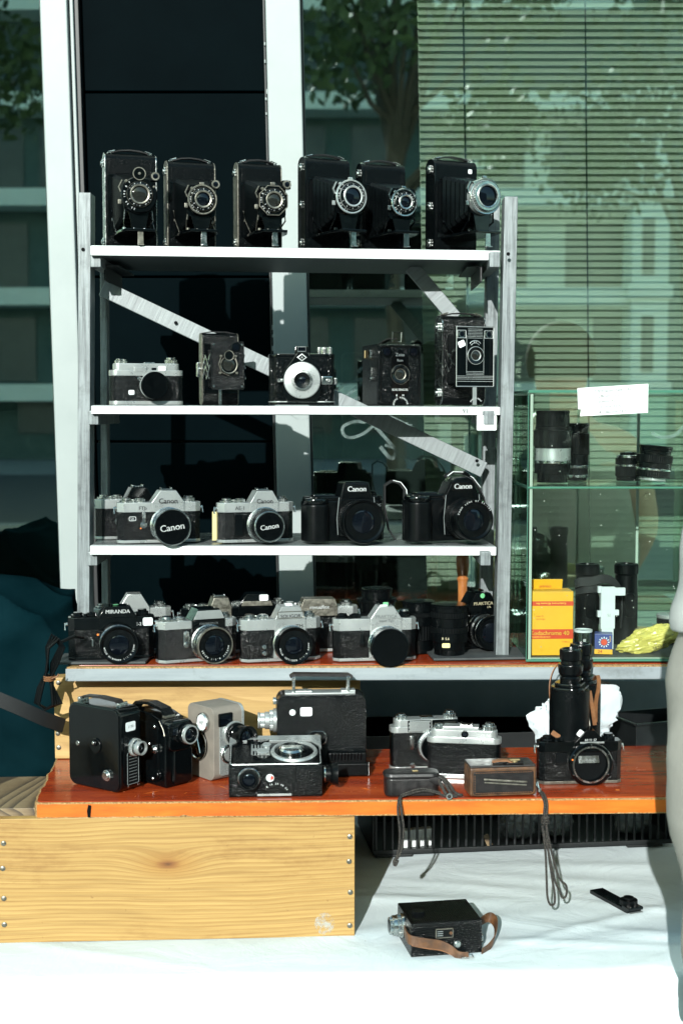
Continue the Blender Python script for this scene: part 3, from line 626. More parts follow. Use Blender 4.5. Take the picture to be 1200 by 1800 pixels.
# windows
for nm, a, b in (('left', -520, 103), ('right', 544.5, 1500)):
    m = MB(1); wbox(m, X(a), X(b), 3.012, 3.018, .98, ZT1, .0); gl = spart('window', m, 'window_glass')
    m = MB(1); wbox(m, X(a), X(b), 2.975, 3.05, .90, .98, .004); spart('window_sill', m, 'wall_base')
    m = MB(1); wbox(m, X(a), X(b), 3.0, 3.05, ZT0, .90, .004); spart('dark_panel', m, 'dark_panel')
    m = MB(1); wbox(m, X(a), X(b), 2.97, 3.06, ZT1, ZT1+.3, .004); spart('lintel', m, 'white_frame')
m = MB(1); wbox(m, X(103), X(544.5), 2.97, 3.06, ZT1, ZT1+.3, .004); spart('lintel', m, 'white_frame')
m = MB(1); wbox(m, -22, 24, 3.0, 3.3, ZT1+.3, 17, .01); wbox(m, -22, X(-520), 3.0, 3.3, 0, ZT1+.3, .01); wbox(m, X(1500), 24, 3.0, 3.3, 0, ZT1+.3, .01); spart('wall', m, 'facade_white')  # unseen upper and flanking wall, added to bounce sunlight onto the facade opposite
# edge seal of the glass
m = MB(1); wbox(m, X(544.6), X(548), 2.985, 3.011, .98, ZT1); wbox(m, X(99), X(102.8), 2.985, 3.011, .98, ZT1); spart('seal_strip', m, 'seal_black')
# the room behind the glass
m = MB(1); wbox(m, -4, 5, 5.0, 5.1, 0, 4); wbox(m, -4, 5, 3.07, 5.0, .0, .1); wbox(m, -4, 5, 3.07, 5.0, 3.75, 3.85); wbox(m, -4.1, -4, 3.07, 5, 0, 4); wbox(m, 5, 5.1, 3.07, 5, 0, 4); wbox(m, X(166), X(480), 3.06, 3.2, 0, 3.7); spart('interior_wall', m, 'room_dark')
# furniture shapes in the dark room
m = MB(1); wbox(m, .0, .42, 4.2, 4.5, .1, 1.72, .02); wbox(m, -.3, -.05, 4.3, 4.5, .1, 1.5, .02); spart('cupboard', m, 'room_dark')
# venetian blind: cords, head rail and thin tilted slats
bl = MB(1); z = 1.0
x0, x1 = X(749), X(1500)
random.seed(2)
while z < 3.4:
    t = bmesh.new(); y = 3.10; n = 4
    rows = []
    for i in range(n+1):
        q = i/n-.5; c = .0012*(1-4*q*q)
        rows.append([t.verts.new((xx, y+q*.0165-c*.5, z+q*.0172+c*.5)) for xx in (x0+random.uniform(-.001, .001), x1)])
    for A, B in zip(rows, rows[1:]): t.faces.new((A[0], A[1], B[1], B[0]))
    bmesh.ops.solidify(t, geom=t.faces[:], thickness=.0005)
    bl._in(t); z += .0152
bo = spart('window_blind', bl, 'blind_slat', ang=60)
m = MB(1)
for p in (829, 1044): m.tube([(X(p), 3.083, .98), (X(p), 3.083, 3.4)], .0018, 5)
spart('blind_cord', m, 'facade_dark', bo)
# white spray scribbles on the glass
def scrib(pts, r=.004, nm='graffiti'):
    m = MB(1); P_ = [at(a, b, 3.009) for a, b in pts]; out = []
    for i in range(len(P_)-1):
        p0, p1, p2, p3 = P_[max(i-1, 0)], P_[i], P_[i+1], P_[min(i+2, len(P_)-1)]
        for k in range(6):
            t = k/6; out.append(.5*((2*p1)+(-p0+p2)*t+(2*p0-5*p1+4*p2-p3)*t*t+(-p0+3*p1-3*p2+p3)*t**3))
    out.append(P_[-1]); rng = random.Random(len(pts)); m.rib([(v.x, v.y+rng.uniform(-.0003, .0003), v.z) for v in out], [(Vector((-(out[min(i+1, len(out)-1)]-out[max(i-1, 0)]).z, 0, (out[min(i+1, len(out)-1)]-out[max(i-1, 0)]).x))+Vector((1e-6, 0, 0))) for i in range(len(out))], r*2, .0012)
    for v in m.bm.verts: v.co.y -= YW
    return m.build(nm, 'spray_white', shop)
m = base('spray_white', (.30, .40, .38), .7)
v = coords(m); al = ramp(m, noise(m, v, 14, 6, .75), [(.35, (.0,)*3), (.7, (.32,)*3)]); L(m, al, P(m).inputs['Alpha'])
scrib([(660, 744), (640, 761), (618, 769), (604, 764), (603, 750), (622, 741), (642, 742)], .0032)
scrib([(656, 746), (672, 764), (690, 784), (706, 801), (720, 816)], .0036)
scrib([(720, 816), (717, 798), (711, 768), (714, 742)], .0034)
scrib([(676, 782), (694, 790), (719, 815)], .0028)
scrib([(682, 726), (700, 744), (724, 748)], .003)
scrib([(640, 742), (655, 720), (672, 740), (690, 735), (720, 750)], .0035)
scrib([(585, 690), (612, 672), (640, 668), (618, 688), (600, 706), (632, 700)], .004)
scrib([(668, 785), (688, 806), (702, 790), (718, 812)], .004)
scrib([(1145, 760), (1160, 768), (1185, 765), (1205, 745)], .0035)
scrib([(628, 655), (640, 645), (650, 660), (636, 668)], .004)

# ---- the street behind the photographer: seen only in the panes
YF = -39.0
varied('facade_pale', (.58, .60, .52), (.68, .69, .60), .8, 0, 2)
varied('facade_dull', (.16, .20, .18), (.22, .26, .23), .8, 0, 3)
def fx(px): return (px-600)/F*45.0
def fz(py): return EYE + math.tan(math.atan((900-py)/F)-PITCH)*45.0
apt = thing('apartment_building', 'pale apartment block with long balconies across the street, mirrored in the shop windows', 'building', (0, YF, 0))
def apart(name, fn, mat, par=None):
    m = MB(1); fn(m)
    for v in m.bm.verts: v.co.y -= YF
    return m.build(name, mat, par or apt)
FZ = [0, fz(690), fz(525), fz(355), fz(190), fz(20)]
apart('wall', lambda m: wbox(m, -30, fx(1150), YF-8, YF, 0, fz(-30), .02), 'facade_tan')
apart('wall', lambda m: (wbox(m, fx(770), fx(1088), YF+.005, YF+.03, 0, fz(170), .005), wbox(m, -24, fx(20), YF+.005, YF+.03, fz(340), fz(300), .005)), 'facade_pale')
def f(m):
    for z in FZ[1:]:
        wbox(m, -30, fx(1090), YF+.01, YF+1.3, z-.28, z+.25, .02)
apart('balcony', f, 'facade_white')
def f(m): 
    wbox(m, fx(1088), fx(1150), YF+.01, YF+1.6, 0, fz(205), .02)
    for z in FZ[1:5]: wbox(m, fx(1080), fx(1156), YF+.01, YF+1.75, z-.1, z+.3, .02)
apart('bay', f, 'facade_white')
rng = random.Random(8)
for k, z in enumerate(FZ[:5]):
    xx = -29.0
    while xx < fx(1060):
        ww = rng.choice((1.1, 1.5, 2.0)); 
        apart('window', lambda m: (wbox(m, xx, xx+ww, YF-.05, YF+.07, z+(.35 if k else .8), z+2.35, .01)), 'facade_dark'); xx += ww+rng.choice((.5, .8, 1.2))
for z in FZ[1:4]: apart('window', lambda m: wbox(m, fx(1105), fx(1125), YF+1.55, YF+1.65, z+.6, z+2.3, .01), 'facade_dark')
def tree(label, x, y, tz, cr, ch, n, seed, hole=0):
    rg = random.Random(seed)
    T = thing('street_tree', label, 'tree', (x, y, 0), 0, 'trees along the street')
    m = MB(1); m.tube([(0, 0, 0), (.05, 0, tz*.4), (-.08, .05, tz*.8), (0, 0, tz+ch*.7)], [.16, .13, .1, .03], 10)
    cl = []
    for i in range(16):
        a = rg.uniform(0, 6.28); r = cr*rg.uniform(.35, .95); zz = tz+ch*rg.uniform(.08, 1.0); c = (r*math.cos(a), r*math.sin(a), zz); cl.append((c, rg.uniform(.28, .5)*cr))
        m.tube([(0, 0, tz*.8+rg.uniform(0, ch*.4)), (c[0]*.5, c[1]*.5, zz*.55+tz*.45), c], [.06, .04, .012], 6)
    m.build('trunk', 'bark', T)
    t = MB(1); bm = t.bm
    for i in range(n):
        c, r = rg.choice(cl); d = Vector((rg.gauss(0, 1), rg.gauss(0, 1), rg.gauss(0, 1))).normalized()*r*rg.random()**.5
        p = Vector(c)+d; a = Vector((rg.gauss(0, 1), rg.gauss(0, 1), rg.gauss(0, 1))).normalized(); b = a.orthogonal(); s = rg.uniform(.04, .10)
        bm.faces.new([bm.verts.new(p+a*s*1.3), bm.verts.new(p+b*s*.6), bm.verts.new(p-a*s*1.3), bm.verts.new(p-b*s*.6)])
    t.build('crown', 'leaf', T)
tree('leafy street tree mirrored in the dark pane right of the central pillar', .75, -14.0, 4.9, 1.9, 4.4, 4500, 3)
tree('leafy street tree mirrored high in the left window pane', -6.2, -14.5, 4.2, 1.8, 6.0, 6500, 5)
tree('leafy street tree mirrored in the upper right of the blinds', 6.3, -20.0, 5.0, 2.2, 5.0, 3600, 9)

apt2 = thing('apartment_building', 'darker apartment block right of the pale one across the street, mirrored at the far right', 'building', (0, YF, 0))
apart('wall', lambda m: wbox(m, fx(1150)+.3, 60, YF-9, YF-1, 0, 19, .02), 'facade_dull', apt2)
xx = fx(1150)+1.5
while xx < 22:
    for k in range(5): apart('window', lambda m: wbox(m, xx, xx+1.3, YF-1.05, YF-.96, 1+3.1*k, 2.9+3.1*k, .01), 'facade_dark', apt2)
    xx += 2.6

# ---------------------------------------------------------------- stall: cloth table, crates, boards
Z1, Z2, Z3, ZT, ZB, ZC = 1.829, 1.558, 1.317, 1.113, .939, .714
def YB(px): return 2.183 + (px-60)*.000031          # front edge of the orange board
def YU(px): return 2.402 + (px-118)*.0000185        # front edge of the upper board
def YS(px): return 2.445 + (px-160)*.00005          # front edge of the shelves

table = thing('trestle_table', 'long table hidden under a white cloth, carrying the camera stall', 'table', (0, 2.45, 0), 2.2)
m = MB(1); m.box(0, 0, ZC-.03, 2.5, .78, .035, .004); m.build('table_top', 'old_plank', table)
for sx in (-1.1, 1.1):
    for sy in (-.3, .3): m = MB(1); m.box(sx, sy, (ZC-.05)/2, .05, .05, ZC-.05, .004); m.build('leg', 'old_plank', table)
def cloth():
    rg = random.Random(3); fold = [(rg.uniform(-.5, 1), rg.uniform(-.35, .3), rg.uniform(-.6, .6), rg.uniform(.0015, .0045), rg.uniform(.010, .028)) for i in range(34)]
    def f(u, v):
        x = -1.3+2.6*u; s = v*1.45       # along: 0..0.55 drop, then the top
        drop = .58; w = 0
        for a, b, sl, amp, wid in fold:
            dd = ((x-a)*sl+(s-drop-.45-b)); ll = abs(x-a)
            w += amp*math.exp(-(dd/wid)**2)*max(0, 1-ll/.35)
        if s < drop-.012: return Vector((x, -.402-.006*math.sin(x*7)-.004*math.sin(x*17+1)*(1-s/drop)-.012*(1-s/drop), ZC-(drop-s)))
        if s < drop+.012:
            q = (s-drop+.012)/.024*math.pi/2; return Vector((x, -.390-.012*math.cos(q)-.006*math.sin(x*7)*math.cos(q), ZC-.012+.012*math.sin(q)))
        return Vector((x, -.402+(s-drop), ZC+.0004+w))
    m = MB(1); m.grid(240, 150, f, .0012); return m
o = cloth().build('tablecloth', 'cloth', ang=60); o.location = (0, 2.45, 0); o.rotation_euler = (0, 0, R(2.2))
tag(o, 'white cloth spread over the table and falling over its front edge', 'tablecloth')

def crate(name, label, loc, rz, wd, ht, dp, front='pine', nails=()):
    T = thing(name, label, 'crate', loc, rz)
    th = .018
    m = MB(1); m.box(wd/2, -dp/2+th/2, ht/2, wd, th, ht, .0015); m.build('front_board', front, T)
    m = MB(1); m.box(th/2, th/2, ht/2, th, dp-th-.001, ht-.002, .0015); m.build('side_board', front, T)
    m = MB(1); m.box(wd-th/2-.0005, th/2, ht/2, th, dp-th-.001, ht-.002, .0015); m.build('side_board', front, T)
    m = MB(1); m.box(wd/2, dp/2-th/2+.001, ht/2, wd-2*th-.002, th, ht-.004, .0015); m.build('back_board', front, T)
    for x, z in nails:
        m = MB(1); m.lat([(.0042, -.001), (.0042, .0008), (.003, .0016), (0, .0018)], (x, -dp/2-.0002, z), '-y', 12); m.build('nail', 'worn_metal', T)
    return T
cf = on(614, 2.206, ZC); wd = .86
c1 = crate('wooden_crate', 'large pale pine crate with a wide front board holding up the orange board', (cf.x-wd*math.cos(R(3)), 2.206-wd*math.sin(R(3))+.16*math.cos(R(3)), ZC+.001), 3.0, wd, ZB-.0265-ZC, .32,
     nails=[(wd-.008, .018), (wd-.007, .072), (wd-.009, .122), (wd-.008, .162), (.31, .03), (.31, .072), (.309, .12), (.311, .16)])
m = MB(1); m.box(.40, .003, ZB-.0265-ZC-.009, .72, .20, .016, .001); m.build('lid_plank', 'old_plank', c1)
# a chalky white smear on the front
m = base('smear', (.5, .5, .46), .8); v = coords(m); L(m, ramp(m, noise(m, v, 60, 5, .8), [(.46, (0,)*3), (.66, (.5,)*3)]), P(m).inputs['Alpha'])
mm = MB(1); mm.fp([(wd-.048+.016*math.cos(a/12*6.283), .022+.018*math.sin(a/12*6.283)) for a in range(12)], -.1604, -.1609); mm.build('smear', 'smear', c1)
# second crate behind, whose board shows under the upper shelf board
a2 = on(94, 2.455, ZB)
c2 = crate('wooden_crate', 'narrow upright plywood crate standing behind the movie cameras under the upper board', (a2.x, 2.455+.12, ZB+.001-.0), 1.2, .535, ZT-.030-ZB, .24, 'plywood', nails=[(.006, .045), (.006, .1), (.008, .135), (.007, .02)])
# table-height riser carrying crate and board at the back
tr = thing('wooden_riser', 'dark wooden riser in the shade behind the orange board', 'riser', (0, 2.74, ZC+.002), 2)
m = MB(1); m.box(-.32, 0, .10, .55, .16, .2, .003); m.build('panel', 'old_plank', tr)

# orange board
def board(name, label, cat, pts, z0, z1, top, rz=0):
    T = thing(name, label, cat, (0, 0, z0)); return T
T = thing('laminate_board', 'red-brown laminate board with an orange front edge laid over the pine crate', 'board', (0, 2.2, ZB-.026))
def bp(px, Y): p = on(px, Y, ZB); return (p.x, Y-2.2)
fl = bp(58, YB(58)); fr = (1.10, YB(60)+.031*.9+.018-2.2)
al = math.atan2(fr[1]-fl[1], fr[0]-fl[0])
out = [(fl[0]+.012, fl[1]), fr, (fr[0]+.0, fr[1]+.355)]
bk = bp(98, 2.47); rg = random.Random(5)
out += [(bk[0]+.02, bk[1]+.03)]
ed = [(bk[0]+(fl[0]-bk[0])*q+rg.uniform(-.0025, .0025), bk[1]+(fl[1]+.02-bk[1])*q) for q in [i/14 for i in range(15)]]
out += ed + [(fl[0]+.001, fl[1]+.008), (fl[0]+.005, fl[1]+.002)]
m = MB(1); m.vp(out, .0, .0245); core = m.build('core', 'chipboard', T)
ins = [(x+.0035 if i >= 3 else x, y+(.003 if i in (0, 1, len(out)-1, len(out)-2) else 0)) for i, (x, y) in enumerate(out)]
m = MB(1); m.vp(ins, .0246, .0262); m.build('top_laminate', 'red_laminate', T)
dx, dy = math.cos(al), math.sin(al); n = 200; 
def f(u, v):
    s = .006+u*(fr[0]-fl[0]-.006); r2 = random.Random(int(u*n)); jag = (r2.uniform(0, .0012) if v < .5 else -r2.uniform(0, .0008)) + (.003*math.exp(-((s-.235)/.006)**2) if v < .5 else 0)
    return Vector((fl[0]+dx*s, fl[1]+dy*s-.0008, .0012+.0212*v+jag))
m = MB(1); m.grid(n, 1, f, .0009); m.build('edge_band', 'orange_edge', T)
m = MB(1); m.fp([(.0, .002), (.004, .001), (.0055, .02), (.001, .021), (-.001, .012)], -.0002, -.0024); o = m.build('ink_mark', 'black_matte', T); o.location = (fl[0]+.085, fl[1]+dy*.09-.0005, 0)
# scratches and chips in the laminate
rg = random.Random(11)
m = MB(1)
for i in range(16):
    px_ = rg.uniform(150, 700); p = bp(px_, rg.uniform(2.21, 2.30)); a = rg.uniform(.6, 2.4); l = rg.uniform(.006, .05)
    m.tube([(p[0], p[1], .0262), (p[0]+l*.5*math.cos(a)+.001, p[1]+l*.5*math.sin(a), .0263), (p[0]+l*math.cos(a), p[1]+l*math.sin(a), .0262)], [.0002, .0005, .0001], 4)
for i in range(14):
    p = bp(rg.uniform(100, 1100), rg.uniform(2.21, 2.34)); s = rg.uniform(.0008, .0022); m.box(p[0], p[1], .0263, s*2, s, .0004, .0001)
for p, s in ((bp(1085, 2.253), .0035),): m.lat([(s, 0), (s*.9, .0004), (0, .0005)], (p[0], p[1], .0261), 'z', 12)
m.build('scratch', 'orange_edge', T)

# upper board with its metal edge
U = thing('upper_board', 'chipboard shelf board with a scuffed aluminium front edge under the lowest cameras', 'board', (0, 2.4, ZT-.024))
ul = on(116, YU(118), ZT); du = math.atan(.0000185*F/2.43)
U.location = (ul.x, YU(118), ZT-.024); U.rotation_euler = (0, 0, math.atan(.0000185/(2.44/F)))
m = MB(1); m.box(.62, .18, .0118, 1.24, .355, .0216, .001); m.build('core', 'chipboard', U)
m = MB(1); m.box(.63, .184, .0232, 1.22, .34, .0012, .0004); m.build('top_laminate', 'red_laminate', U)
m = MB(1); m.box(.62, .0008, .0098, 1.242, .0016, .0206, .0005); m.box(.62, .012, -.0008, 1.242, .022, .0014, .0004); m.build('edge_strip', 'aluminium', U)
s = 1
# supports at the back right of the upper board
sp = thing('support_post', 'dark post under the far right end of the upper board', 'post', (.92, 2.66, ZC+.002)); m = MB(1); m.box(0, 0, .187, .06, .08, .374-.002, .003); m.build('post', 'old_plank', sp)

# ---------------------------------------------------------------- the shelf unit
S = thing('display_shelf', 'silver painted wooden shelf unit with three white edged shelves full of old cameras', 'shelf', (0, 0, 0))
def bar(name, p0, p1, wx, wy, mat='silver_paint', par=None, b=.0015):
    p0, p1 = Vector(p0), Vector(p1); d = p1-p0; l = d.length; M = d.to_track_quat('Z', 'Y').to_matrix().to_4x4()
    m = MB(1); m.box(0, 0, l/2, wx, wy, l, b); 
    xa = M.to_3x3() @ Vector((1, 0, 0)); ang = math.atan2(xa.y, xa.x)
    o = m.build(name, mat, par or S); o.location = p0; o.rotation_euler = (M @ Matrix.Rotation(-ang, 4, 'Z')).to_euler(); return o
YP = 2.47; zt = at(148, 338, YP).z
bar('post', at(146.5, 1160, YP) * 1 + Vector((0, .02, ZT+.001-at(146.5, 1160, YP).z)), at(149, 338, YP)+Vector((0, .02, 0)), .0215, .045)
bar('post', Vector((on(882, 2.49, ZT).x, 2.51, ZT+.0045)), at(898, 345, 2.49)+Vector((0, .02, 0)), .0232, .045)
bar('post', Vector((on(187, 2.60, ZT).x, 2.60, ZT+.001)), at(184, 478, 2.60), .012, .03)
bar('post', Vector((on(852, 2.64, ZT).x, 2.64, ZT+.0045)), at(866, 362, 2.64), .0232, .03)
def shelf(px0, py0, px1, py1, th, z):
    a = at(px0, py0, YS(px0)); b = at(px1, py1, YS(px1)); m = MB(1)
    T = bpy.data.objects.new('shelf', None)
    l = (b-a).length; m.box(l/2, .128, -th/2, l, .256, th, .0012)
    for v in m.bm.verts:
        v.co.z += .0006*math.sin(v.co.x*23)
    o = m.build('shelf', 'shelf_white', S); o.location = a; d = b-a; o.rotation_euler = (0, -math.atan2(d.z, math.hypot(d.x, d.y)), math.atan2(d.y, d.x))
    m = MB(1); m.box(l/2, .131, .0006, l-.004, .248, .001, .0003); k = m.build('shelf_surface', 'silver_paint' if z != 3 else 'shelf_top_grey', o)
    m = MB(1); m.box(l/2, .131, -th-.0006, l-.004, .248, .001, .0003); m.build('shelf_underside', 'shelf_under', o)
    return o
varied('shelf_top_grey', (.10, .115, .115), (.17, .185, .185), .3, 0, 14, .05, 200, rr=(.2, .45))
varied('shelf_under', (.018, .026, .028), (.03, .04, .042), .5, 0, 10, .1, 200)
s1 = shelf(159, 431, 879, 440, .0165, 1); s2 = shelf(160, 713, 879, 715, .014, 2); s3 = shelf(158, 959.5, 872, 961, .0155, 3)
# cleats under each shelf end
for sh_, (pl, pr_), py0, bw in ((s1, (170, 868), 456, .026), (s2, (166, 858), 733, .024), (s3, (164, 852), 980, .024)):
    for px_, sgn in ((pl, 1), (pr_, -1)):
        p = at(px_, py0, 2.47); m = MB(1); m.box(0, .12, -.001, .018, .235, bw, .0015); o = m.build('shelf_cleat', 'silver_paint', S); o.location = (p.x, p.y-.015, p.z)
def ang(px_, py_, s_):                                       # dark metal angle bracket with screw holes
    p = at(px_, py_, 2.5); m = MB(1)
    m.box(0, .1, 0, .003, .19, .028, .0008); m.box(s_*.012, .1, .0125, .024, .19, .003, .0008)
    o = m.build('bracket', 'crate_plastic', S); o.location = p
    mm = MB(1)
    for k in range(5): mm.cyl(.003, .002, (-.0015 if s_ > 0 else .0015, .03+.035*k, -.003), '-x' if s_ > 0 else 'x', b=.0004)
    mm.build('screw', 'worn_metal', o)
ang(183, 478, 1); ang(846, 480, -1)
# braces
YBc = 2.565
bar('brace', at(180, 506, YBc), at(850, 826, YBc+.02), .029, .012, 'silver_brace')
bar('brace', at(722, 468, YBc+.03), at(800, 560, YBc+.03), .026, .012, 'silver_brace')
for px_, py_ in ((309, 567), (838, 810)): p = at(px_, py_, YBc-.0065); m = MB(1); m.lat([(.0032, 0), (.003, .0008), (0, .0004)], (0, 0, 0), '-y', 12); o = m.build('screw', 'black_matte', S); o.location = p
for px_, py_ in ((146, 438), (893, 446)): p = at(px_, py_, 2.4665); m = MB(1); m.lat([(.0032, 0), (.003, .0012), (0, .0006)], (0, 0, 0), '-y', 12); o = m.build('screw', 'black_matte', S); o.location = p
# shelf mark and the taped white label
o = text(None, '36', .012*1000, 0, 0, 0, 'dark_ink', 'shelf_mark', roll=180); o.parent = S; o.location = at(818, 722, YS(818)-.0012)
m = MB(1); m.fp(rr(.034, .026, .002), 0, .0008); o = m.build('paper_label', 'paper', S); o.location = at(855, 743, 2.46)

# ---- left: tarpaulin bundle and cable
def tarp():
    m = MB(1); rg = random.Random(7)
    from mathutils import noise as nz
    def f(u, v):
        a = u*2*math.pi; b = (v-.5)*math.pi
        c = math.copysign(abs(math.cos(a))**.7, math.cos(a)); s = math.copysign(abs(math.sin(a))**.7, math.sin(a))
        cb = abs(math.cos(b))**.45; sb = math.copysign(abs(math.sin(b))**.8, math.sin(b))
        p = Vector((.295*c*cb, .16*s*cb, .33*sb))
        p.x += -.12*(p.z/.33)*0 - (.07 if p.z < 0 else .0)*(-p.z/.33)
        fo = lambda q, a, k: a*(1-min(1, abs(nz.noise(q))*2.2))**k
        d = nz.noise(p*3.5)*.035 - fo(Vector((p.x*4+p.z*6, p.y*3, p.z*1.2-p.x*1.2)), .020, 2) - fo(Vector((p.x*3-p.z*6+3, p.y*3, p.x*2)), .016, 2) + nz.noise(Vector((p.x*14, p.y*9, p.z*6)))*.004
        return p*(1-d*1.3/max(p.length, .12)) 
    m.grid(170, 110, f); bmesh.ops.remove_doubles(m.bm, verts=m.bm.verts[:], dist=1e-5); return m
o = tarp().build('tarpaulin_bundle', 'tarp', ang=170); o.location = (-.79, 2.60, .925); o.rotation_euler = (R(-8), R(12), 0)
tag(o, 'dark teal tarpaulin bundle with a black strap slumped left of the crates', 'tarpaulin')
m = MB(1); m.rib([o.matrix_basis.inverted() @ at(a, b, y) for a, b, y in ((-60, 1205, 2.36), (-20, 1222, 2.34), (30, 1243, 2.345), (80, 1265, 2.37), (112, 1276, 2.42))], (0, .25, 1), .024, .002); m.build('strap', 'webbing', o)
cb = thing('power_cable', 'coil of black cable tied with yellow string beside the plywood crate', 'cable', at(88, 1190, 2.38))
m = MB(.001)
for k in range(4):
    q = k*4
    m.tube([(3*math.sin(k), q-6, -5), (14-k*4, q-8, 22), (26-k*3, q-8, 52), (18-k*5, q-8, 66+k*2), (0-k*2, q-8, 50), (-4, q-8, 12), (-12-k*3, q-8, -20), (-18-k*3, q-8, -45), (-8, q-8, -55), (6+k*4, q-8, -46), (4, q-8, -18), (3*math.sin(k+1), q-7, -5)], 2.6, 7)
m.tube([(20, 0, 60), (40, 10, 68), (50, 40, 60)], 2.6, 7)
m.build('cable', 'black_rubber', cb)
m = MB(.001)
for z in (-4, -1, 2): m.tube([(9*math.cos(a*.524), -4+13*math.sin(a*.524), z) for a in range(12)], 1.4, 6, closed=True)
m.tube([(6, -16, 0), (16, -17, 4), (18, -16, 8)], 1.2, 5); m.build('string', 'tan_leather', cb)

# ---------------------------------------------------------------- row 1: folding cameras (bodies stand ~12 cm behind the shelf edge)
def r1(px, dy=.115, z=Z1): Y = YS(px)+dy; p = on(px, Y, z); p.z += .0012; return p
folding('tall folding camera with pale chrome edge trim, leftmost on the top shelf', r1(229), 17, w=91, h=173, L=92, sh=31, g=13, style=1, trim='chrome', rim='worn_metal', dial=True, standmat='worn_metal', lz=87, knobs=2)
folding('folding camera with a slim rimmed round shutter beside the leftmost camera of the top shelf', r1(334), 18, w=86, h=160, L=88, sh=25.5, face='rimmed', rim='worn_metal', g=11, lz=80)
folding('folding camera with an eight-sided shutter plate on the top shelf', r1(453), 18, w=80, h=158, L=90, sh=27, hexa=True, rim='worn_metal', g=11, style=1, lz=79)
folding('folding camera with a big black rimmed lens left of the pair that stands close together', r1(569), 25, w=86, h=168, L=98, sh=29, face='rimmed', rim='satin', g=14, lz=86, trim='black_paint', finder=False, bed_z=28, knobs=3)
folding('smaller folding camera with a silver shutter half behind its neighbour on the top shelf', r1(668, .125), 20, w=82, h=160, L=96, sh=24, face='rimmed', rim='chrome', g=9, lz=78, trim='black_paint', finder=False)
f6 = folding('folding camera with a large bright silver lens, rightmost on the top shelf', r1(792), 26, w=86, h=166, L=100, sh=31, face='silver', rim='chrome', g=17, lz=88, trim='black_paint', finder=False, bell='bellows_cloth', knobs=3)
sticker(f6, 29, -17.2, 147, 8, 8)

# ---------------------------------------------------------------- row 2
def r2(px, dy=.09): Y = YS(px)+dy; p = on(px, Y, Z2); p.z += .0012; return p
B = rangefinder('silver and black rangefinder camera with a capped lens on the second shelf', r2(257, .075), 16, 130, 32, 74)
lens(B, 10, -17, 34, [(5, 24, 'satin'), (6, 22, 'chrome', 30, .5), (7, 23.5, 'black_plastic')], cap=24, mark=None)
def f(m):
    m.box(-12, -15.4, 62, 22, 3, 9, .8); m.box(25, -15.4, 62, 12, 3, 8, .6)
simple('viewfinder_window', 'satin', B, f); simple('window_glass', 'lens_glass', B, lambda m: (m.box(12, -14.6, 62, 8, 1.2, 6.5, .3), m.box(25, -16.8, 62, 8, .6, 5, .2)))
sticker(B, -28, -16, 22, 10, 8); sticker(B, 26, -17.4, 64, 13, 9, txt='165')
simple('accessory_shoe', 'chrome', B, lambda m: (m.box(6, 2, 74, 18, 18, 2, .4)))
simple('shutter_button', 'chrome', B, lambda m: (knob(m, -38, -2, 73, 5, 7, 12)))
simple('self_timer', 'chrome', B, lambda m: (m.cyl(4, 6, (-14, -16, 46), '-y')))

T = thing('folding_camera', 'small vest pocket camera with crossed lazy-tong struts, left of centre on the second shelf', 'camera', r2(385, .075), 20)
simple('body', 'leather_grain', T, lambda m: m.sp(rr(20, 126, 9, 0, 63, 6), -33, 33, 1))
simple('edge_trim', 'worn_metal', T, lambda m: [m.sp(rr(21.2, 126.8, 9.4, 0, 63, 6), s*32.6-.8, s*32.6+.8, .3) for s in (-1, 1)])
simple('front_frame', 'black_paint', T, lambda m: (m.box(0, -10.2, 63, 58, 1.2, 84, .3), m.box(0, -11, 106, 60, 2, 2.4, .3), m.box(0, -11, 21, 60, 2, 2.4, .3)))
simple('bellows', 'bellows_cloth', T, lambda m: [m.box(0, -12-5*k, 64, 46-k*2, 5.2, 66-k*3, 2) for k in range(9)])
def f(m):
    for s in (-1, 1):
        for z0 in (46, 64):
            m.rib([(s*31, -11, z0+22), (s*31, -33, z0), (s*31, -56, z0+22)], (0, 0, 1), 3.4, 1.4); m.rib([(s*32.6, -11, z0), (s*32.6, -33, z0+22), (s*32.6, -56, z0)], (0, 0, 1), 3.4, 1.4)
simple('lazy_tongs', 'chrome', T, f)
fp_ = simple('front_plate', 'leather_grain', T, lambda m: m.fp(rr(59, 84, 3, 0, 68), -56, -60, .6))
simple('plate_screw', 'chrome', fp_, lambda m: [m.cyl(2, 1.4, (x, -60, z), '-y', seg=10) for x in (-25, 25) for z in (104, 32)])
simple('brilliant_finder', 'black_paint', fp_, lambda m: m.cyl(8, 3, (14, -60, 100), '-y'))
simple('finder_glass', 'lens_glass', fp_, lambda m: m.lat([(0, 3.4), (5.5, 3.1)], (14, -60, 100)))
sh_ = simple('shutter', 'black_paint', fp_, lambda m: (m.cyl(15, 6, (0, -60, 69), '-y'), m.cyl(9, 8, (0, -60, 85), '-y'), m.box(0, -61, 69, 22, 3, 34, 4)))
simple('shutter_rim', 'worn_metal', sh_, lambda m: (m.lat([(13.6, 6), (15.4, 6), (15, 7.4), (13.6, 7)], (0, -60, 69)), m.lat([(7.6, 8), (9, 8), (8.8, 9), (7.6, 8.8)], (0, -60, 85)), m.tube([(-12, -61, 84), (-17, -62, 70), (-12, -62, 56), (0, -62, 51), (12, -62, 56), (17, -62, 70), (12, -61, 84)], .9, 5), [m.cyl(2.4, 5, (x, -60, z), '-y', seg=10) for x, z in ((-13, 84), (13, 84), (-15, 55), (15, 55))]))
simple('front_glass', 'amber_glass', sh_, lambda m: m.lat([(0, 8.4), (7, 8), (10.5, 7), (11, 6)], (0, -60, 69)))
simple('kickstand', 'chrome', T, lambda m: m.box(-14, -59, 13.2, 5, 1.4, 26, .3))
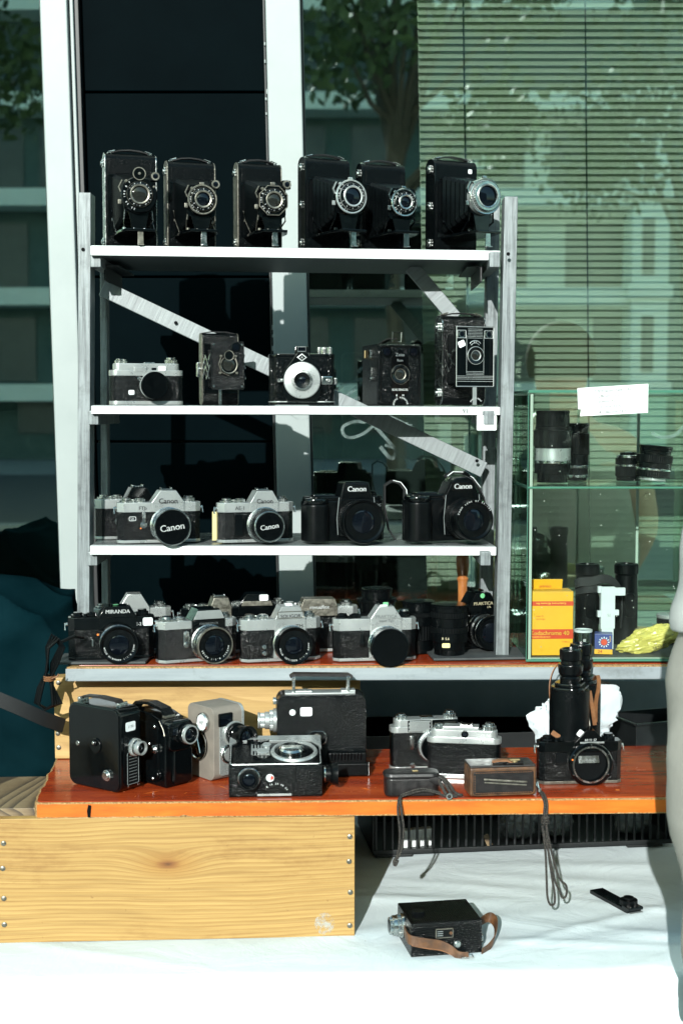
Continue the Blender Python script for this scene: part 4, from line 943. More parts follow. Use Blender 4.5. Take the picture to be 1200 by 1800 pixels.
simple('carry_strap', 'dark_leather', T, lambda m: m.rib([(-30, 6, 126), (-10, 6, 129.5), (14, 6, 129), (30, 6, 126)], (0, 1, 0), 9, 2))
simple('winding_key', 'chrome', T, lambda m: (m.box(-37, 0, 62, 7, 10, 26, 1.5), m.cyl(6, 4, (-34, 0, 63), '-x')))

T = thing('viewfinder_camera', 'black lizard-skin camera with a wide pale lens disc and pointed hood on the second shelf', 'camera', r2(530, .07), 3)
simple('body', 'leather_crackle', T, lambda m: m.vp(rr(116, 44, 19, n=8), 5, 84, 1.5))
simple('base_plate', 'black_paint', T, lambda m: m.vp(rr(117.5, 45.5, 19.5, n=8), 0, 6, .8)); simple('base_trim', 'satin', T, lambda m: m.vp(rr(118.2, 46.2, 19.8, n=8), 4.6, 6.4, .2))
simple('top_cover', 'black_paint', T, lambda m: m.vp(rr(117.5, 45.5, 19.5, n=8), 82, 90, 1.6))
simple('front_hood', 'black_paint', T, lambda m: (m.fp([(-26, 5.5), (-34, 20), (-34, 55), (-11, 88), (-9, 92), (11, 92), (13, 88), (34, 55), (34, 20), (26, 5.5)], -10, -29, 2)))
vf = simple('viewfinder', 'black_paint', T, lambda m: (m.fp([(-13, 88), (-11, 103), (11, 103), (13, 88)], 14, -18, 1.2)))
simple('window_glass', 'lens_glass', vf, lambda m: m.box(0, -18.2, 98, 13, 1, 7, .3)); simple('window_frame', 'satin', vf, lambda m: m.tube([(-7, -18.6, 94), (7, -18.6, 94), (7, -18.6, 102), (-7, -18.6, 102)], .7, 5, closed=True))
d_ = simple('emblem', 'satin', T, lambda m: m.fp([(0, 76), (9, 83), (0, 90), (-9, 83)], -29, -31.2, .5)); simple('emblem_field', 'black_paint', d_, lambda m: m.fp([(0, 78.4), (6, 83), (0, 87.6), (-6, 83)], -31, -31.6))
mb = MB(); put_text(mb, 'A', 5, 0, -31.8, 83, bold=.02); mb.build('lettering', 'white_ink', d_)
ld = simple('lens', 'satin', T, lambda m: m.lat([(20, 0), (32, 0), (32.5, 1), (32.5, 6), (31, 8), (18, 9.5), (17, 8)], (0, -29, 43), seg=48))
simple('lens_ring', 'chrome', ld, lambda m: m.lat([(13, 9), (18, 9.4), (18.4, 11), (17.6, 13.5), (14, 14), (12.4, 11.5)], (0, -29, 43), seg=40))
simple('lens_barrel', 'black_plastic', ld, lambda m: m.lat([(13, 12), (8, 9), (7.6, 8), (2, 8)], (0, -29, 43))); simple('front_glass', 'lens_glass', ld, lambda m: m.lat([(0, 10.6), (5, 10.2), (8.6, 8.6)], (0, -29, 43)))
mb = MB(); ring_text(mb, 'CLACK', 5.6, 25.5, -38.3, 116, 13); ring_text(mb, 'MENISCUS 1:11 f=95mm', 3, 26, -38.2, 222, 4.6, flip=True); mb.build('lettering', 'grey_ink', ld)
simple('shutter_lever', 'chrome', ld, lambda m: (m.box(-37, -31, 43, 9, 4, 6, 1.5), m.cyl(3.6, 7, (-40, -29, 43), '-y')))
simple('side_catch', 'chrome', T, lambda m: (m.box(44, -23, 43, 20, 3, 15, 2, rot=(0, 0, 12)), m.cyl(3.4, 5, (47, -24, 43), '-y')))
simple('strap_lug', 'chrome', T, lambda m: (m.box(60, 0, 42, 7, 6, 12, 1.5)))
simple('winding_knob', 'chrome', T, lambda m: (m.cyl(13, 12, (41, 0, 90), kn=(34, .7))))

T = thing('box_camera', 'black crackle-leather box camera with a raised strap handle on the second shelf', 'camera', r2(690, .10), 16)
simple('body', 'leather_grain', T, lambda m: m.box(0, 12, 54, 80, 92, 108, 1.5))
fr_ = simple('front_panel', 'leather_crackle', T, lambda m: m.fp(rr(80, 104, 4, 0, 54), -34, -40, 1.4))
simple('panel_rim', 'black_paint', fr_, lambda m: (m.tube([(x, -40.2, z) for x, z in rr(71, 98, 5, 0, 54)], 1.1, 6, closed=True), m.fp([(-16, 22), (-16, 84), (0, 100), (16, 84), (16, 22), (0, 8)], -39.5, -40.8, .4), [m.cyl(9, 2.4, (x, -40, 94), '-y') for x in (-25, 25)]))
simple('finder_glass', 'lens_glass', fr_, lambda m: [m.lat([(0, 3), (6.5, 2.6)], (x, -40, 94)) for x in (-25, 25)])
text(fr_, 'Zeiss', 8, 0, -41.2, 89, 'grey_ink', 'lettering'); text(fr_, 'Ikon', 6.5, 0, -41.2, 79, 'grey_ink', 'lettering'); text(fr_, 'BOX-TENGOR', 5.6, 0, -41.2, 27, 'white_ink', 'lettering', bold=.02, sx=.82)
l_ = simple('lens', 'black_paint', fr_, lambda m: m.lat([(14, 0), (17, 0), (17, 3.4), (15, 4.6), (10.5, 3.4), (9.6, 1)], (0, -40, 54), seg=40))
simple('lens_ring', 'worn_metal', l_, lambda m: (m.lat([(8.8, 3), (10.2, 3.8), (10.6, 3), (9, 2)], (0, -40, 54)), m.lat([(16.4, 3), (17.4, 3.2), (17.4, 2.2)], (0, -40, 54)))); simple('front_glass', 'amber_glass', l_, lambda m: m.lat([(0, 3.2), (6, 2.6), (9, 1.6)], (0, -40, 54)))
mb = MB(); ring_text(mb, 'GOERZ FRONTAR', 4.2, 13, -44.6, 178, 14); mb.build('lettering', 'white_ink', l_)
mb = MB(); put_text(mb, 'B', 5, -6, -41.1, 17); put_text(mb, 'M', 5, 6, -41.1, 17); mb.build('lettering', 'white_ink', fr_)
simple('winding_key', 'chrome', T, lambda m: (m.cyl(8, 4, (-40, 2, 91), '-x', kn=(20, .6)), m.cyl(5, 6, (-40, -8, 47), '-x'), m.box(-41.5, -4, 60, 2, 6, 14, .5)))
simple('side_catch', 'brass_worn', T, lambda m: m.box(-41, 38, 92, 2, 5, 14, .6))
simple('carry_handle', 'dark_leather', T, lambda m: m.rib([(-12, 40, 109), (-10, 22, 114), (-4, 8, 119), (2, -2, 119)], (1, 0, 0), 9, 2.4))
simple('handle_buckle', 'chrome', T, lambda m: m.tube([(-5, -12, 113), (11, -12, 113), (11, -14, 130), (-5, -14, 130)], 1.3, 6, closed=True))

T = thing('folding_camera', 'folding camera with a black and silver striped front plate, rightmost on the second shelf', 'camera', r2(808, .078), 20)
h = 158
simple('body', 'leather_grain', T, lambda m: m.sp(rr(32, h, 15, 0, h/2, 7), -42, 42, 1))
simple('edge_trim', 'chrome', T, lambda m: [m.sp(rr(33.2, h+.8, 15.5, 0, h/2, 7), s*41.6-.9, s*41.6+.9, .3) for s in (-1, 1)])
d_ = simple('embossed_mark', 'black_paint', T, lambda m: m.tube([(0, -16.4, h-32), (11, -16.4, h-25), (0, -16.4, h-18), (-11, -16.4, h-25)], .9, 5, closed=True)); mb = MB(); put_text(mb, 'AGFA', 5, 0, -16.3, h-25); mb.build('lettering', 'grey_ink', d_)
simple('bellows', 'bellows_cloth', T, lambda m: [m.box(0, -18-5*k, 80, 64-k*.8, 5.2, 88-k*.6, 2) for k in range(8)])
simple('strut', 'chrome', T, lambda m: [(m.rib([(s*36, -17, 96), (s*37, -36, 84), (s*36, -56, 70)], (0, 0, 1), 4, 1.5), m.rib([(s*38, -17, 66), (s*38.6, -36, 78), (s*38, -56, 96)], (0, 0, 1), 4, 1.5), m.rib([(s*35, -18, 74), (s*35, -30, 90), (s*35, -42, 74), (s*35, -30, 58), (s*35, -18, 74)], (1, 0, .01), 2, 1.5)) for s in (-1, 1)])
fp_ = simple('front_plate', 'black_paint', T, lambda m: m.fp(rr(74, 106, 2, 0, 84), -57, -62, .6))
def f(m):
    y = -62.2
    m.tube([(x, y, z) for x, z in rr(71.5, 103.5, 1, 0, 84)], .8, 5, closed=True)
    for k in range(7): m.box(0, y, 132-2.6*k+.01, 28, .8, .8)
    for k in range(6): m.box(0, y, 58-2.6*k, 34 if k < 3 else 70, .8, .9)
    m.box(-16.5, y, 88, .9, .8, 66); m.box(16.5, y, 88, .9, .8, 66); m.box(0, y, 41, 70, .8, .9)
    for s in (-1, 1): m.tube([(s*26+x, y, 123+z) for x, z in rr(16, 13, 1)], .7, 5, closed=True)
    for z in (116.2,): m.box(-26, y, z, 18, .8, .7); m.box(26, y, z, 18, .8, .7)
simple('plate_stripes', 'satin', fp_, f)
simple('finder_lens', 'lens_glass', fp_, lambda m: [m.lat([(0, 2.4), (4, 2), (5, 1)], (s*26, -62, 123)) for s in (-1, 1)])
simple('finder_rim', 'chrome', fp_, lambda m: [m.lat([(4.6, 1.5), (6, 1.6), (6, .2)], (s*26, -62, 123)) for s in (-1, 1)])
l_ = simple('lens', 'black_paint', fp_, lambda m: m.lat([(12, 0), (15.5, 0), (15.5, 3), (14, 4.4), (9, 3.4), (8, 1)], (0, -62, 86), seg=40))
simple('lens_ring', 'satin', l_, lambda m: (m.lat([(14.2, 3.6), (15.8, 3.4), (15.9, 1.6)], (0, -62, 86), seg=36), m.lat([(8, 2.6), (9.4, 3.8), (9.8, 3)], (0, -62, 86)))); simple('front_glass', 'amber_glass', l_, lambda m: m.lat([(0, 3.6), (5.6, 3), (8.2, 1.8)], (0, -62, 86)))
mb = MB(); ring_text(mb, 'ANASTIGMAT', 3.6, 11.8, -66.4, 150, 13); put_text(mb, 'B T', 4, 0, -62.6, 109); mb.build('lettering', 'white_ink', l_)
simple('speed_scale', 'satin', fp_, lambda m: (m.tube([(11*math.cos(R(a)), -62.3, 104+8*math.sin(R(a))) for a in range(20, 161, 20)], .8, 5), m.tube([(8*math.cos(R(a)), -62.3, 102+6*math.sin(R(a))) for a in range(20, 161, 20)], .6, 5)))
sticker(fp_, -26, -62.4, 106, 13, 11, rot=(0, -24, 0), txt='45')
simple('kickstand', 'satin', T, lambda m: m.fp([(-3.8, 0), (3.8, 0), (3.8, 34), (-3.8, 34)], -60, -61.5, .3))
simple('carry_strap', 'dark_leather', T, lambda m: m.rib([(-34, 0, h), (-18, 0, h+4), (0, 0, h+5), (18, 0, h+4), (34, 0, h)], (0, 1, 0), 12, 2.2))
simple('strap_clip', 'worn_metal', T, lambda m: [m.tube([(s*38, -6, h+1), (s*27, -6, h+5), (s*27, 6, h+5), (s*38, 6, h+1)], 1.1, 6, closed=True) for s in (-1, 1)])
simple('winding_key', 'chrome', T, lambda m: [(m.cyl(8, 4, (-42.4, 0, z), '-x', kn=(20, .5)), m.cyl(4, 7, (-42.4, 0, z), '-x')) for z in (h-20, 22)])

# ---------------------------------------------------------------- row 3: SLR cameras
def r3(px, dy=.045, z=Z3): Y = YS(px)+dy; p = on(px, Y, z); p.z += .0014; return p
BK = 'black_plastic'
def capped(L_, r, tx, sz, roll=8): return dict(rings=L_, cap=r, captext=(tx, sz, roll), capring=True)
c = slr('silver camera half hidden behind the leftmost capped silver camera on the third shelf', r3(235, .125), 18, w=140, h=72, lx=8, lensargs=None, mount=True, pt=14, prism='black_paint')
lens_silver = [(5, 30, 'chrome'), (9, 28, BK, 32, .6), (3, 31, 'chrome'), (6, 29, BK), (9, 31, 'chrome', 0, 0), (6, 32, BK)]
c = slr('silver camera with a black round lens cap and flip lever, left on the third shelf', r3(279, .045), 16, w=146, d=34, h=71, ph=21, lx=14, pb=29, pt=14, brand=('Canon', 12.5), lensargs=capped(lens_silver, 32.5, 'Canon', 16), model=('FTb', 9, -30, 61))
sticker(c, -48, -17.3, 43, 12, 7, mat='black_paint'); simple('badge_rim', 'white_ink', c, lambda m: m.tube([(-48+x, -17.9, 43+z) for x, z in rr(11.5, 6.8, 1.6)], .5, 5, closed=True)); text(c, 'QL', 5, -48, -17.9, 43, 'white_ink', bold=.01)
simple('lever_dot', 'orange_dot', c, lambda m: m.cyl(1.4, .8, (-34, -18, 26), '-y'))
c = slr('silver camera with a small capped lens beside the yellow card on the third shelf', r3(448, .045), 17, w=136, d=32, h=70, ph=21, lx=13, pb=26, pt=14, brand=('Canon', 11), lensargs=capped([(4, 29, 'chrome'), (8, 27, BK), (7, 28.5, BK, 40, .7), (6, 27, BK), (5, 28, BK)], 27, 'Canon', 12.5), model=('AE-1', 9, -30, 60.5), timer=None)
simple('grip_strip', 'black_paint', c, lambda m: m.box(-33, -18, 31, 15, 4, 38, 1)); simple('battery_door', 'black_plastic', c, lambda m: m.box(-17, -16.6, 32, 12, 2, 30, .6))
yc = thing('price_card', 'pale yellow card tucked behind the silver camera on the third shelf', 'card', r3(383, .062), 8); simple('card', 'yellow_card', yc, lambda m: m.box(2, 0, 26, 24, 1.2, 52, .2, rot=(6, 0, 0)))

def modern(label, loc, rz, w, h, lx, brand, lensargs, hump=0, model=None, gx=-1, strap=False):
    T = thing('slr_camera', label, 'camera', loc, rz)
    simple('body', 'black_plastic', T, lambda m: (m.vp(rr(w, 40, 16, n=8), 0, h-8, 3), m.vp(rr(w-6, 36, 14, n=8), h-10, h, 3)))
    gr = simple('hand_grip', 'black_rubber', T, lambda m: m.vp(rr(44, 52, 18, -w/2+21, -14, n=8), 1, h-13, 4))
    simple('grip_top', 'black_paint', T, lambda m: (m.vp(rr(43, 50, 18, -w/2+21, -13, n=8), h-14, h-2, 4), m.cyl(6, 3, (-w/2+20, -26, h-3)), m.box(-w/2+38, -4, h+.5, 40, 24, 5, 2)))
    def f(m):
        t = bmesh.new()
        a = [(-30, 0), (-24, 29), (-18, 31), (18, 31), (24, 29), (30, 0)] if not hump else [(-36, -4), (-22, 26), (-12, 34), (10, 36), (20, 31), (36, -6)]
        m.M = Matrix.Translation((lx, 0, h-6)); m.fp(a, -27, 16, 4)
        m.fp([(-31, -h*.82), (-33, -10), (-30, 3), (30, 3), (33, -10), (31, -h*.82)], -26, 4, 4); m.M = Matrix()
    pr = simple('prism_housing', 'black_plastic', T, f)
    simple('brand_panel', 'black_paint', T, lambda m: m.fp(rr(44, 16, 3, lx, h+13), -26, -28.4, 1))
    text(T, brand, 13, lx, -28.8, h+13, 'white_ink', bold=.022)
    simple('trim_line', 'grey_ink', T, lambda m: [m.tube([(lx-s*34, -26.2, 12), (lx-s*36, -26.6, h*.5), (lx-s*32, -26.4, h-2)], .7, 5) for s in (1, -1)])
    lens(T, lx, -26, (h-4)*.5, **lensargs)
    simple('mode_dial', 'black_paint', T, lambda m: (m.cyl(12, 6, (w/2-24, 2, h-1), kn=(36, .4)), m.cyl(9, 2, (w/2-24, 2, h+5))))
    if model: text(T, model[0], model[1], w/2-17, -20.6, h-17, model[2], 'model_lettering', bold=.01)
    return T
lz1 = [(8, 35, BK), (22, 36, 'black_rubber', 44, 1.0), (4, 38.5, BK), (6, 38, 'black_rubber', 60, .5), (6, 38.5, BK)]
c = modern('black plastic autofocus camera with a wide ribbed zoom lens on the third shelf', r3(602, .06), 16, 150, 80, 18, 'Canon', dict(rings=lz1, glass=20), 0, ('EOS', 8, 'grey_ink'))
lz2 = [(8, 36, BK), (16, 37, 'black_rubber', 60, .6), (5, 37, BK), (16, 36, BK), (6, 36, BK)]
c = modern('black autofocus camera with a rounded hump and shoulder strap, rightmost on the third shelf', r3(778, .06), 20, 152, 84, 26, 'Canon', dict(rings=lz2, glass=19, mark=('ZOOM LENS EF 35-105', 4, 33.6, 160, 7.2, 1.8)), 1, ('EOS 100', 6.5, 'green_dot'))
simple('neck_strap', 'webbing', c, lambda m: (m.rib([(8, 10, 112), (22, 12, 120), (40, 10, 119), (56, 4, 110), (70, 2, 92), (78, 0, 76), (80, 0, 66)], (0, 1, .2), 13, 2.2), m.rib([(-72, 8, 74), (-70, 12, 90), (-78, 18, 102), (-92, 20, 106), (-104, 22, 98), (-104, 22, 60), (-96, 22, 20), (-84, 20, 1.5)], (0.2, 1, .1), 14, 2.2)))
simple('strap_stripe', 'sticker', c, lambda m: (m.rib([(10, 3.6, 114), (22, 5.4, 121.6), (40, 3.4, 120.8), (57, -2.6, 111), (71.5, -4.6, 93)], (0, 1, .2), 2, 1), m.rib([(-69, 1.4, 78), (-68.6, 5.2, 91), (-77, 11, 104), (-91, 13, 107.6)], (.2, 1, .1), 2, 1)))
simple('strap_buckle', 'black_plastic', c, lambda m: m.box(48, 6, 116, 18, 16, 6, 1.5, rot=(0, 32, 0)))

# ---------------------------------------------------------------- row 4: cameras on the upper board
def r4(px, dy=.05): Y = YU(px)+dy; p = on(px, Y, ZT); p.z += .0016; return p
mt = thing('slate_tile', 'thin dark slate tile under the black camera at the left end of the upper board', 'tile', r4(190, .075), 1.5); simple('slab', 'slate', mt, lambda m: m.vp([(-84, -64), (72, -60), (80, 62), (-80, 66)], 0, 4, .8))
def up(v, d=.0042): v = v.copy(); v.z += d; return v
c = slr('black camera with white prism lettering and a silver banded lens, leftmost on the upper board', up(r4(196, .055)), 13, w=148, d=36, h=74, ph=19, top='black_paint', bot='black_paint', prism='black_paint', body='leather_grain', lx=10, pb=33, pt=22, brand=('MIRANDA', 9.4, 10), bmat='white_ink', knobs='black_paint', timer=None, toph=22, shoe=False, model=('EE-2', 8, 44, 60.5),
    lensargs=dict(rings=[(5, 32, 'chrome'), (9, 30.5, BK, 30, .7), (3, 32, 'chrome'), (6, 31, BK), (6, 32.5, BK)], glass=17, mark=('AUTO MIRANDA 1:1.8 50mm', 4, 25.5, 190, -7.6)), mount='black_paint')
sticker(c, 62, -18.4, 64, 17, 14, txt='EE2'); simple('green_sticker', 'green_dot', c, lambda m: m.lat([(5, 0), (5, .4), (0, .5)], (8, -6, 93.6), 'z')); simple('index_dot', 'orange_dot', c, lambda m: m.cyl(1.8, .8, (-24, -18, 44), '-y')); simple('timer_lever', 'chrome', c, lambda m: m.box(-33, -19, 30, 3, 3, 12, .6))
c = slr('silver prism camera standing behind the black camera at the left of the upper board', r4(232, .15), 12, w=140, h=80, ph=26, prism='satin', pb=28, pt=12, lensargs=None, mount=False, timer=None, lx=4, shoe=False, body='leather_grain', knobs='chrome')
c = slr('chrome and black camera with a ribbed silver lens, second from left on the upper board', r4(345, .055), 24, w=142, d=36, h=72, ph=20, top='satin', bot='satin', prism='black_paint', pb=31, pt=19, lx=16, toph=14, timer=None, shoe=False,
    lensargs=dict(rings=[(5, 30, 'chrome'), (5, 31, BK, 26, 1), (3, 31, 'chrome'), (6, 29, BK, 26, 1), (3, 30, 'chrome'), (6, 30, BK), (6, 32, 'worn_metal')], glass=17, mark=('EDIXA 1:2.8 f=50mm', 4, 24.5, 200, -9)))
simple('prism_plate', 'satin', c, lambda m: m.fp([(16-28, 74), (16-21, 89), (16+21, 89), (16+28, 74)], -22.6, -25.2, .8)); text(c, 'EDIXAREFLEX', 5.6, 16, -22.6, 66, 'grey_ink', bold=.012)
simple('flash_socket', 'chrome', c, lambda m: (m.fp(rr(11, 30, 5, -24, 40), -18, -20.6, .8), m.cyl(4.6, 6, (-24, -18, 48), '-y'), m.cyl(4.6, 6, (-24, -18, 31), '-y'))); simple('frame_counter', 'chrome', c, lambda m: m.cyl(15, 5, (-52, -2, 72), kn=(36, .5)))
c = slr('black camera with a stickered prism behind the ribbed lens camera on the upper board', r4(440, .15), 10, w=140, h=84, ph=22, top='black_paint', prism='black_paint', pb=34, pt=18, lensargs=None, mount=False, timer=None, lx=10, shoe=False, knobs='chrome'); sticker(c, 22, -23.6, 99, 16, 11, txt='410')
simple('prism_plate', 'worn_metal', c, lambda m: m.fp([(-18, 84.5), (-15, 93), (35, 93), (38, 84.5)], -22.6, -24.6, .6))
c = slr('plain black prism camera wedged behind the chrome and black camera on the upper board', r4(380, .135), 14, w=128, h=82, ph=19, top='black_paint', prism='worn_metal', pb=20, pt=13, lensargs=None, mount=False, timer=None, lx=6, shoe=True)
c = slr('silver camera with a boxed name plate above its uncapped black lens on the upper board', r4(492, .055), 16, w=142, d=34, h=74, ph=22, top='satin', plate='satin', prism='satin', lx=14, pb=28, pt=16, toph=19, brand=('SOLIGOR', 8.6, 5), timer=None, shoe=False, model=('TM', 9.5, 30, 60.5, 3.6), knobs='chrome',
    lensargs=dict(rings=[(4, 29, 'satin'), (7, 31, BK, 36, .8), (3, 31.5, BK), (5, 30, BK, 50, .5), (6, 32.5, BK)], glass=15, mark=('AUTO SOLIGOR 1:1.9 50mm', 4, 25.5, 190, -8)))
simple('name_plate', 'worn_metal', c, lambda m: m.tube([(14+x, -22.9, 81.5+z) for x, z in rr(46, 11, 2)], .7, 5, closed=True)); sticker(c, 14, -8, 97.0, 13, 13, rot=(-70, 0, 0)); simple('flash_socket', 'chrome', c, lambda m: (m.cyl(4, 3, (-32, -17, 26), '-y'), m.cyl(4, 3, (-32, -17, 15), '-y')))
c = slr('worn silver camera with a dull name strip behind the boxed-plate camera on the upper board', r4(560, .15), 10, w=140, h=82, ph=15, top='satin', prism='worn_metal', pb=34, pt=28, lensargs=None, mount=False, timer=None, lx=-2, shoe=False, brand=('revueflex', 9.5, 0), bmat='white_ink')
c = slr('silver camera with a blank black lens cap and stickered white prism on the upper board', r4(657, .055), 8, w=146, d=34, h=74, ph=22, top='satin', plate='satin', prism='satin', lx=18, pb=28, pt=13, toph=21, brand=('PRAKTICA', 8.2, 4), timer='black_paint', shoe=True, knobs='black_paint', bmat='grey_ink', model=('super TL2', 6, 18, 71, 5),
    lensargs=dict(rings=[(4, 30, 'satin'), (10, 32, BK, 32, 1), (3, 33, BK), (6, 32, BK), (3, 33.5, 'chrome'), (10, 33, BK)], cap=33))
sticker(c, 14, -16, 92, 14, 12, rot=(-14, 0, 0), txt='130'); simple('green_sticker', 'green_dot', c, lambda m: m.fp(rr(9, 6, 1, 18, 99), -14.0, -14.6), rot=(0, 0, 0))
simple('rewind_crank', 'chrome', c, lambda m: m.cyl(9, 4, (54, 0, 84)))

def upright(label, loc, rings, cap=None, tilt=(0, 0, 0), group=None, rz=0, glass=14, open_top=True):
    T = thing('camera_lens', label, 'lens', loc, rz, group, tilt); by = {}; t = 0
    for rg in rings:
        ln, r, mt = rg[:3]; kn = (rg[3], rg[4]) if len(rg) > 3 and rg[3] else None
        by.setdefault(mt, MB()).lat([(r*.5, t), (r-.5, t), (r, t+.5), (r, t+ln-.5), (r-.5, t+ln), (r*.5, t+ln)], ax='z', kn=kn, seg=40); t += ln
    R0 = rings[-1][1]; nm = {'chrome': 'lens_ring', 'satin': 'lens_ring', 'black_rubber': 'focus_ring'}; seen = {}
    for k, mb in by.items(): mb.build(nm.get(k, 'barrel'), k, T)
    if cap: simple('lens_cap', 'cap_black', T, lambda m: m.lat([(R0*.5, t-.4), (R0+.6, t-.4), (R0+.8, t), (R0+.8, t+4), (R0-1, t+5), (0, t+5)], ax='z', kn=(40, .5)))
    else: simple('front_glass', 'lens_glass', T, lambda m: m.lat([(0, t+1.5), (R0*.6, t+.5), (R0*.85, t-1)], ax='z'))
    return T
KR = 'black_rubber'
upright('wide black lens lying cap up behind the stickered white prism camera on the upper board', r4(662, .19), [(50, 33, BK), (16, 33, KR, 40, .8), (18, 34, BK), (6, 37, BK), (14, 28, BK)], True)
upright('tall black zoom lens with white figures standing right of the white prism camera', r4(735, .13), [(24, 26, BK), (26, 28, KR, 34, .9), (16, 29, BK), (8, 31, KR, 50, .6), (14, 29, BK)], True)
tp = r4(822, .055); mt = thing('slate_tile', 'thin dark slate tile under the front right post of the shelf', 'tile', r4(832, .095), 3); simple('slab', 'slate', mt, lambda m: m.vp([(-78, -56), (92, -50), (96, 58), (-84, 64)], 0, 4, .8))
l_ = upright('black lens with gold figures standing on the slate tile by the right post', up(r4(789, .085)), [(10, 27, BK), (14, 30, BK), (16, 34, BK), (10, 34, KR, 44, .7), (16, 32, BK), (10, 33, KR, 44, .7), (8, 33, BK)], True)
mb = MB(); 
for k, s_ in enumerate(('8', '5.6', '4')): put_text(mb, s_, 6, -14+8*k, -34.4+abs(k-1)*1.2-.2, 32+0, roll=0)
mb.build('lettering', 'gold_ink', l_); sticker(l_, -8, -34.6, 20, 14, 8, mat='yellow_card')
c = slr('black camera with gold lettering turned right beside the right post of the shelf', up(r4(826, .15)), 22, w=138, d=36, h=78, ph=24, top='black_paint', bot='black_paint', prism='black_paint', body='leather_grain', lx=14, pb=30, pt=15, brand=('PRAKTICA', 8.4, 5), bmat='gold_ink', knobs='black_paint', timer=None, mount='black_paint',
    lensargs=dict(rings=[(8, 31, BK, 34, .8), (4, 31, 'chrome'), (14, 29, BK), (4, 31, 'chrome'), (6, 31, BK)], glass=18)); simple('green_sticker', 'green_dot', c, lambda m: m.fp(circ(4.5, 16, 12, 97), -23.6, -24.1)); text(c, 'LTL', 5, 26, -23.3, 76, 'gold_ink')
w_ = thing('turned_stick', 'turned wooden stick with a dark cap standing up behind the gold lettered camera', 'stick', r4(812, .20))
simple('grip', 'turned_wood', w_, lambda m: m.lat([(7, 0), (8, 60), (9, 118), (11, 124), (9, 128), (10.5, 136), (12, 150), (12, 162), (10.5, 168), (7, 169)], ax='z')); simple('end_cap', 'black_paint', w_, lambda m: m.cyl(11.6, 10, (0, 0, 167), 'z', b=2))

# ---------------------------------------------------------------- orange board: movie cameras and more
def corner(px, Y, a, lx, ly, z=ZB):                  # place a thing so that its local corner stands at a spot
    p = on(px, Y, z); ca, sa = math.cos(R(a)), math.sin(R(a)); x, y = lx*.001, ly*.001
    return Vector((p.x-(ca*x-sa*y), p.y-(sa*x+ca*y), z+.0006))
def dial(m, x, y, z, r, h, ax='-y', kn=24): m.cyl(r, h*.6, (x, y, z), ax, kn=(kn, .5)); q = {'-y': (x, y-h*.6, z), '-x': (x-h*.6, y, z), 'z': (x, y, z+h*.6), 'x': (x+h*.6, y, z)}[ax]; m.cyl(r*.7, h*.4, q, ax)

a = 54; Wd, Ln, H = 46, 118, 136
T = thing('movie_camera', 'flat black metal movie camera with a top strap handle, leftmost on the orange board', 'movie camera', corner(213, 2.226, a, -23, -59), a)
simple('body', 'black_paint', T, lambda m: m.sp(rr(Ln, H, 15, 0, H/2, 7), -Wd/2, Wd/2, 2.2))
dr = simple('side_door', 'black_paint', T, lambda m: m.sp(rr(Ln-5, H-5, 13, 0, H/2, 7), -Wd/2+.5, -Wd/2-2.2, 1.2))
simple('screw', 'chrome', dr, lambda m: m.cyl(4, 1.6, (-Wd/2-1.8, 36, 70), '-x')); simple('latch', 'black_plastic', dr, lambda m: (m.cyl(12, 3, (-Wd/2-1.8, -6, 72), '-x'), m.cyl(5, 6, (-Wd/2-1.8, -6, 76), '-x'))); simple('latch_button', 'chrome', dr, lambda m: m.cyl(2.6, 8, (-Wd/2-1.8, -6, 77), '-x'))
simple('winder', 'chrome', dr, lambda m: dial(m, -Wd/2-1.6, -32, 27, 9, 8, '-x'))
fp_ = simple('front_panel', 'leather', T, lambda m: m.fp(rr(Wd-12, H-26, 6, 0, H/2), -Ln/2+1, -Ln/2-1.4, .5))
o = lens(T, 4, -Ln/2-1, 72, [(4, 15, 'chrome'), (5, 14, 'satin', 30, .6), (4, 12.5, 'chrome'), (7, 11.5, 'satin')], glass=6)
sticker(T, -2, -Ln/2-1.8, 106, 22, 15, txt='1190')
pl = simple('instruction_plate', 'black_matte', T, lambda m: m.fp(rr(26, 52, 1.5, 2, 38), -Ln/2-1.2, -Ln/2-2.2, .3)); simple('plate_frame', 'grey_ink', pl, lambda m: m.tube([(2+x, -Ln/2-2.3, 38+z) for x, z in rr(25, 51, 1.5)], .5, 5, closed=True)); simple('plate_lines', 'grey_ink', pl, lambda m: [m.box(2, -Ln/2-2.4, 18+5*k, 18, .3, .7) for k in range(9)])
simple('plate_screw', 'chrome', T, lambda m: [m.cyl(1.8, 1, (x, -Ln/2-2, 9), '-y', seg=10) for x in (-9, 13)])
simple('carry_handle', 'dark_leather', T, lambda m: m.rib([(-4, -44, H+2), (-4, -36, H+9), (-4, 0, H+11), (-4, 36, H+9), (-4, 46, H+3)], (1, 0, 0), 15, 3))
simple('handle_mount', 'chrome', T, lambda m: [(m.box(-4, y, H+2.4, 17, 10, 5, 1), m.cyl(2.6, 22, (-15, y, H+5), 'x')) for y in (-44, 44)])

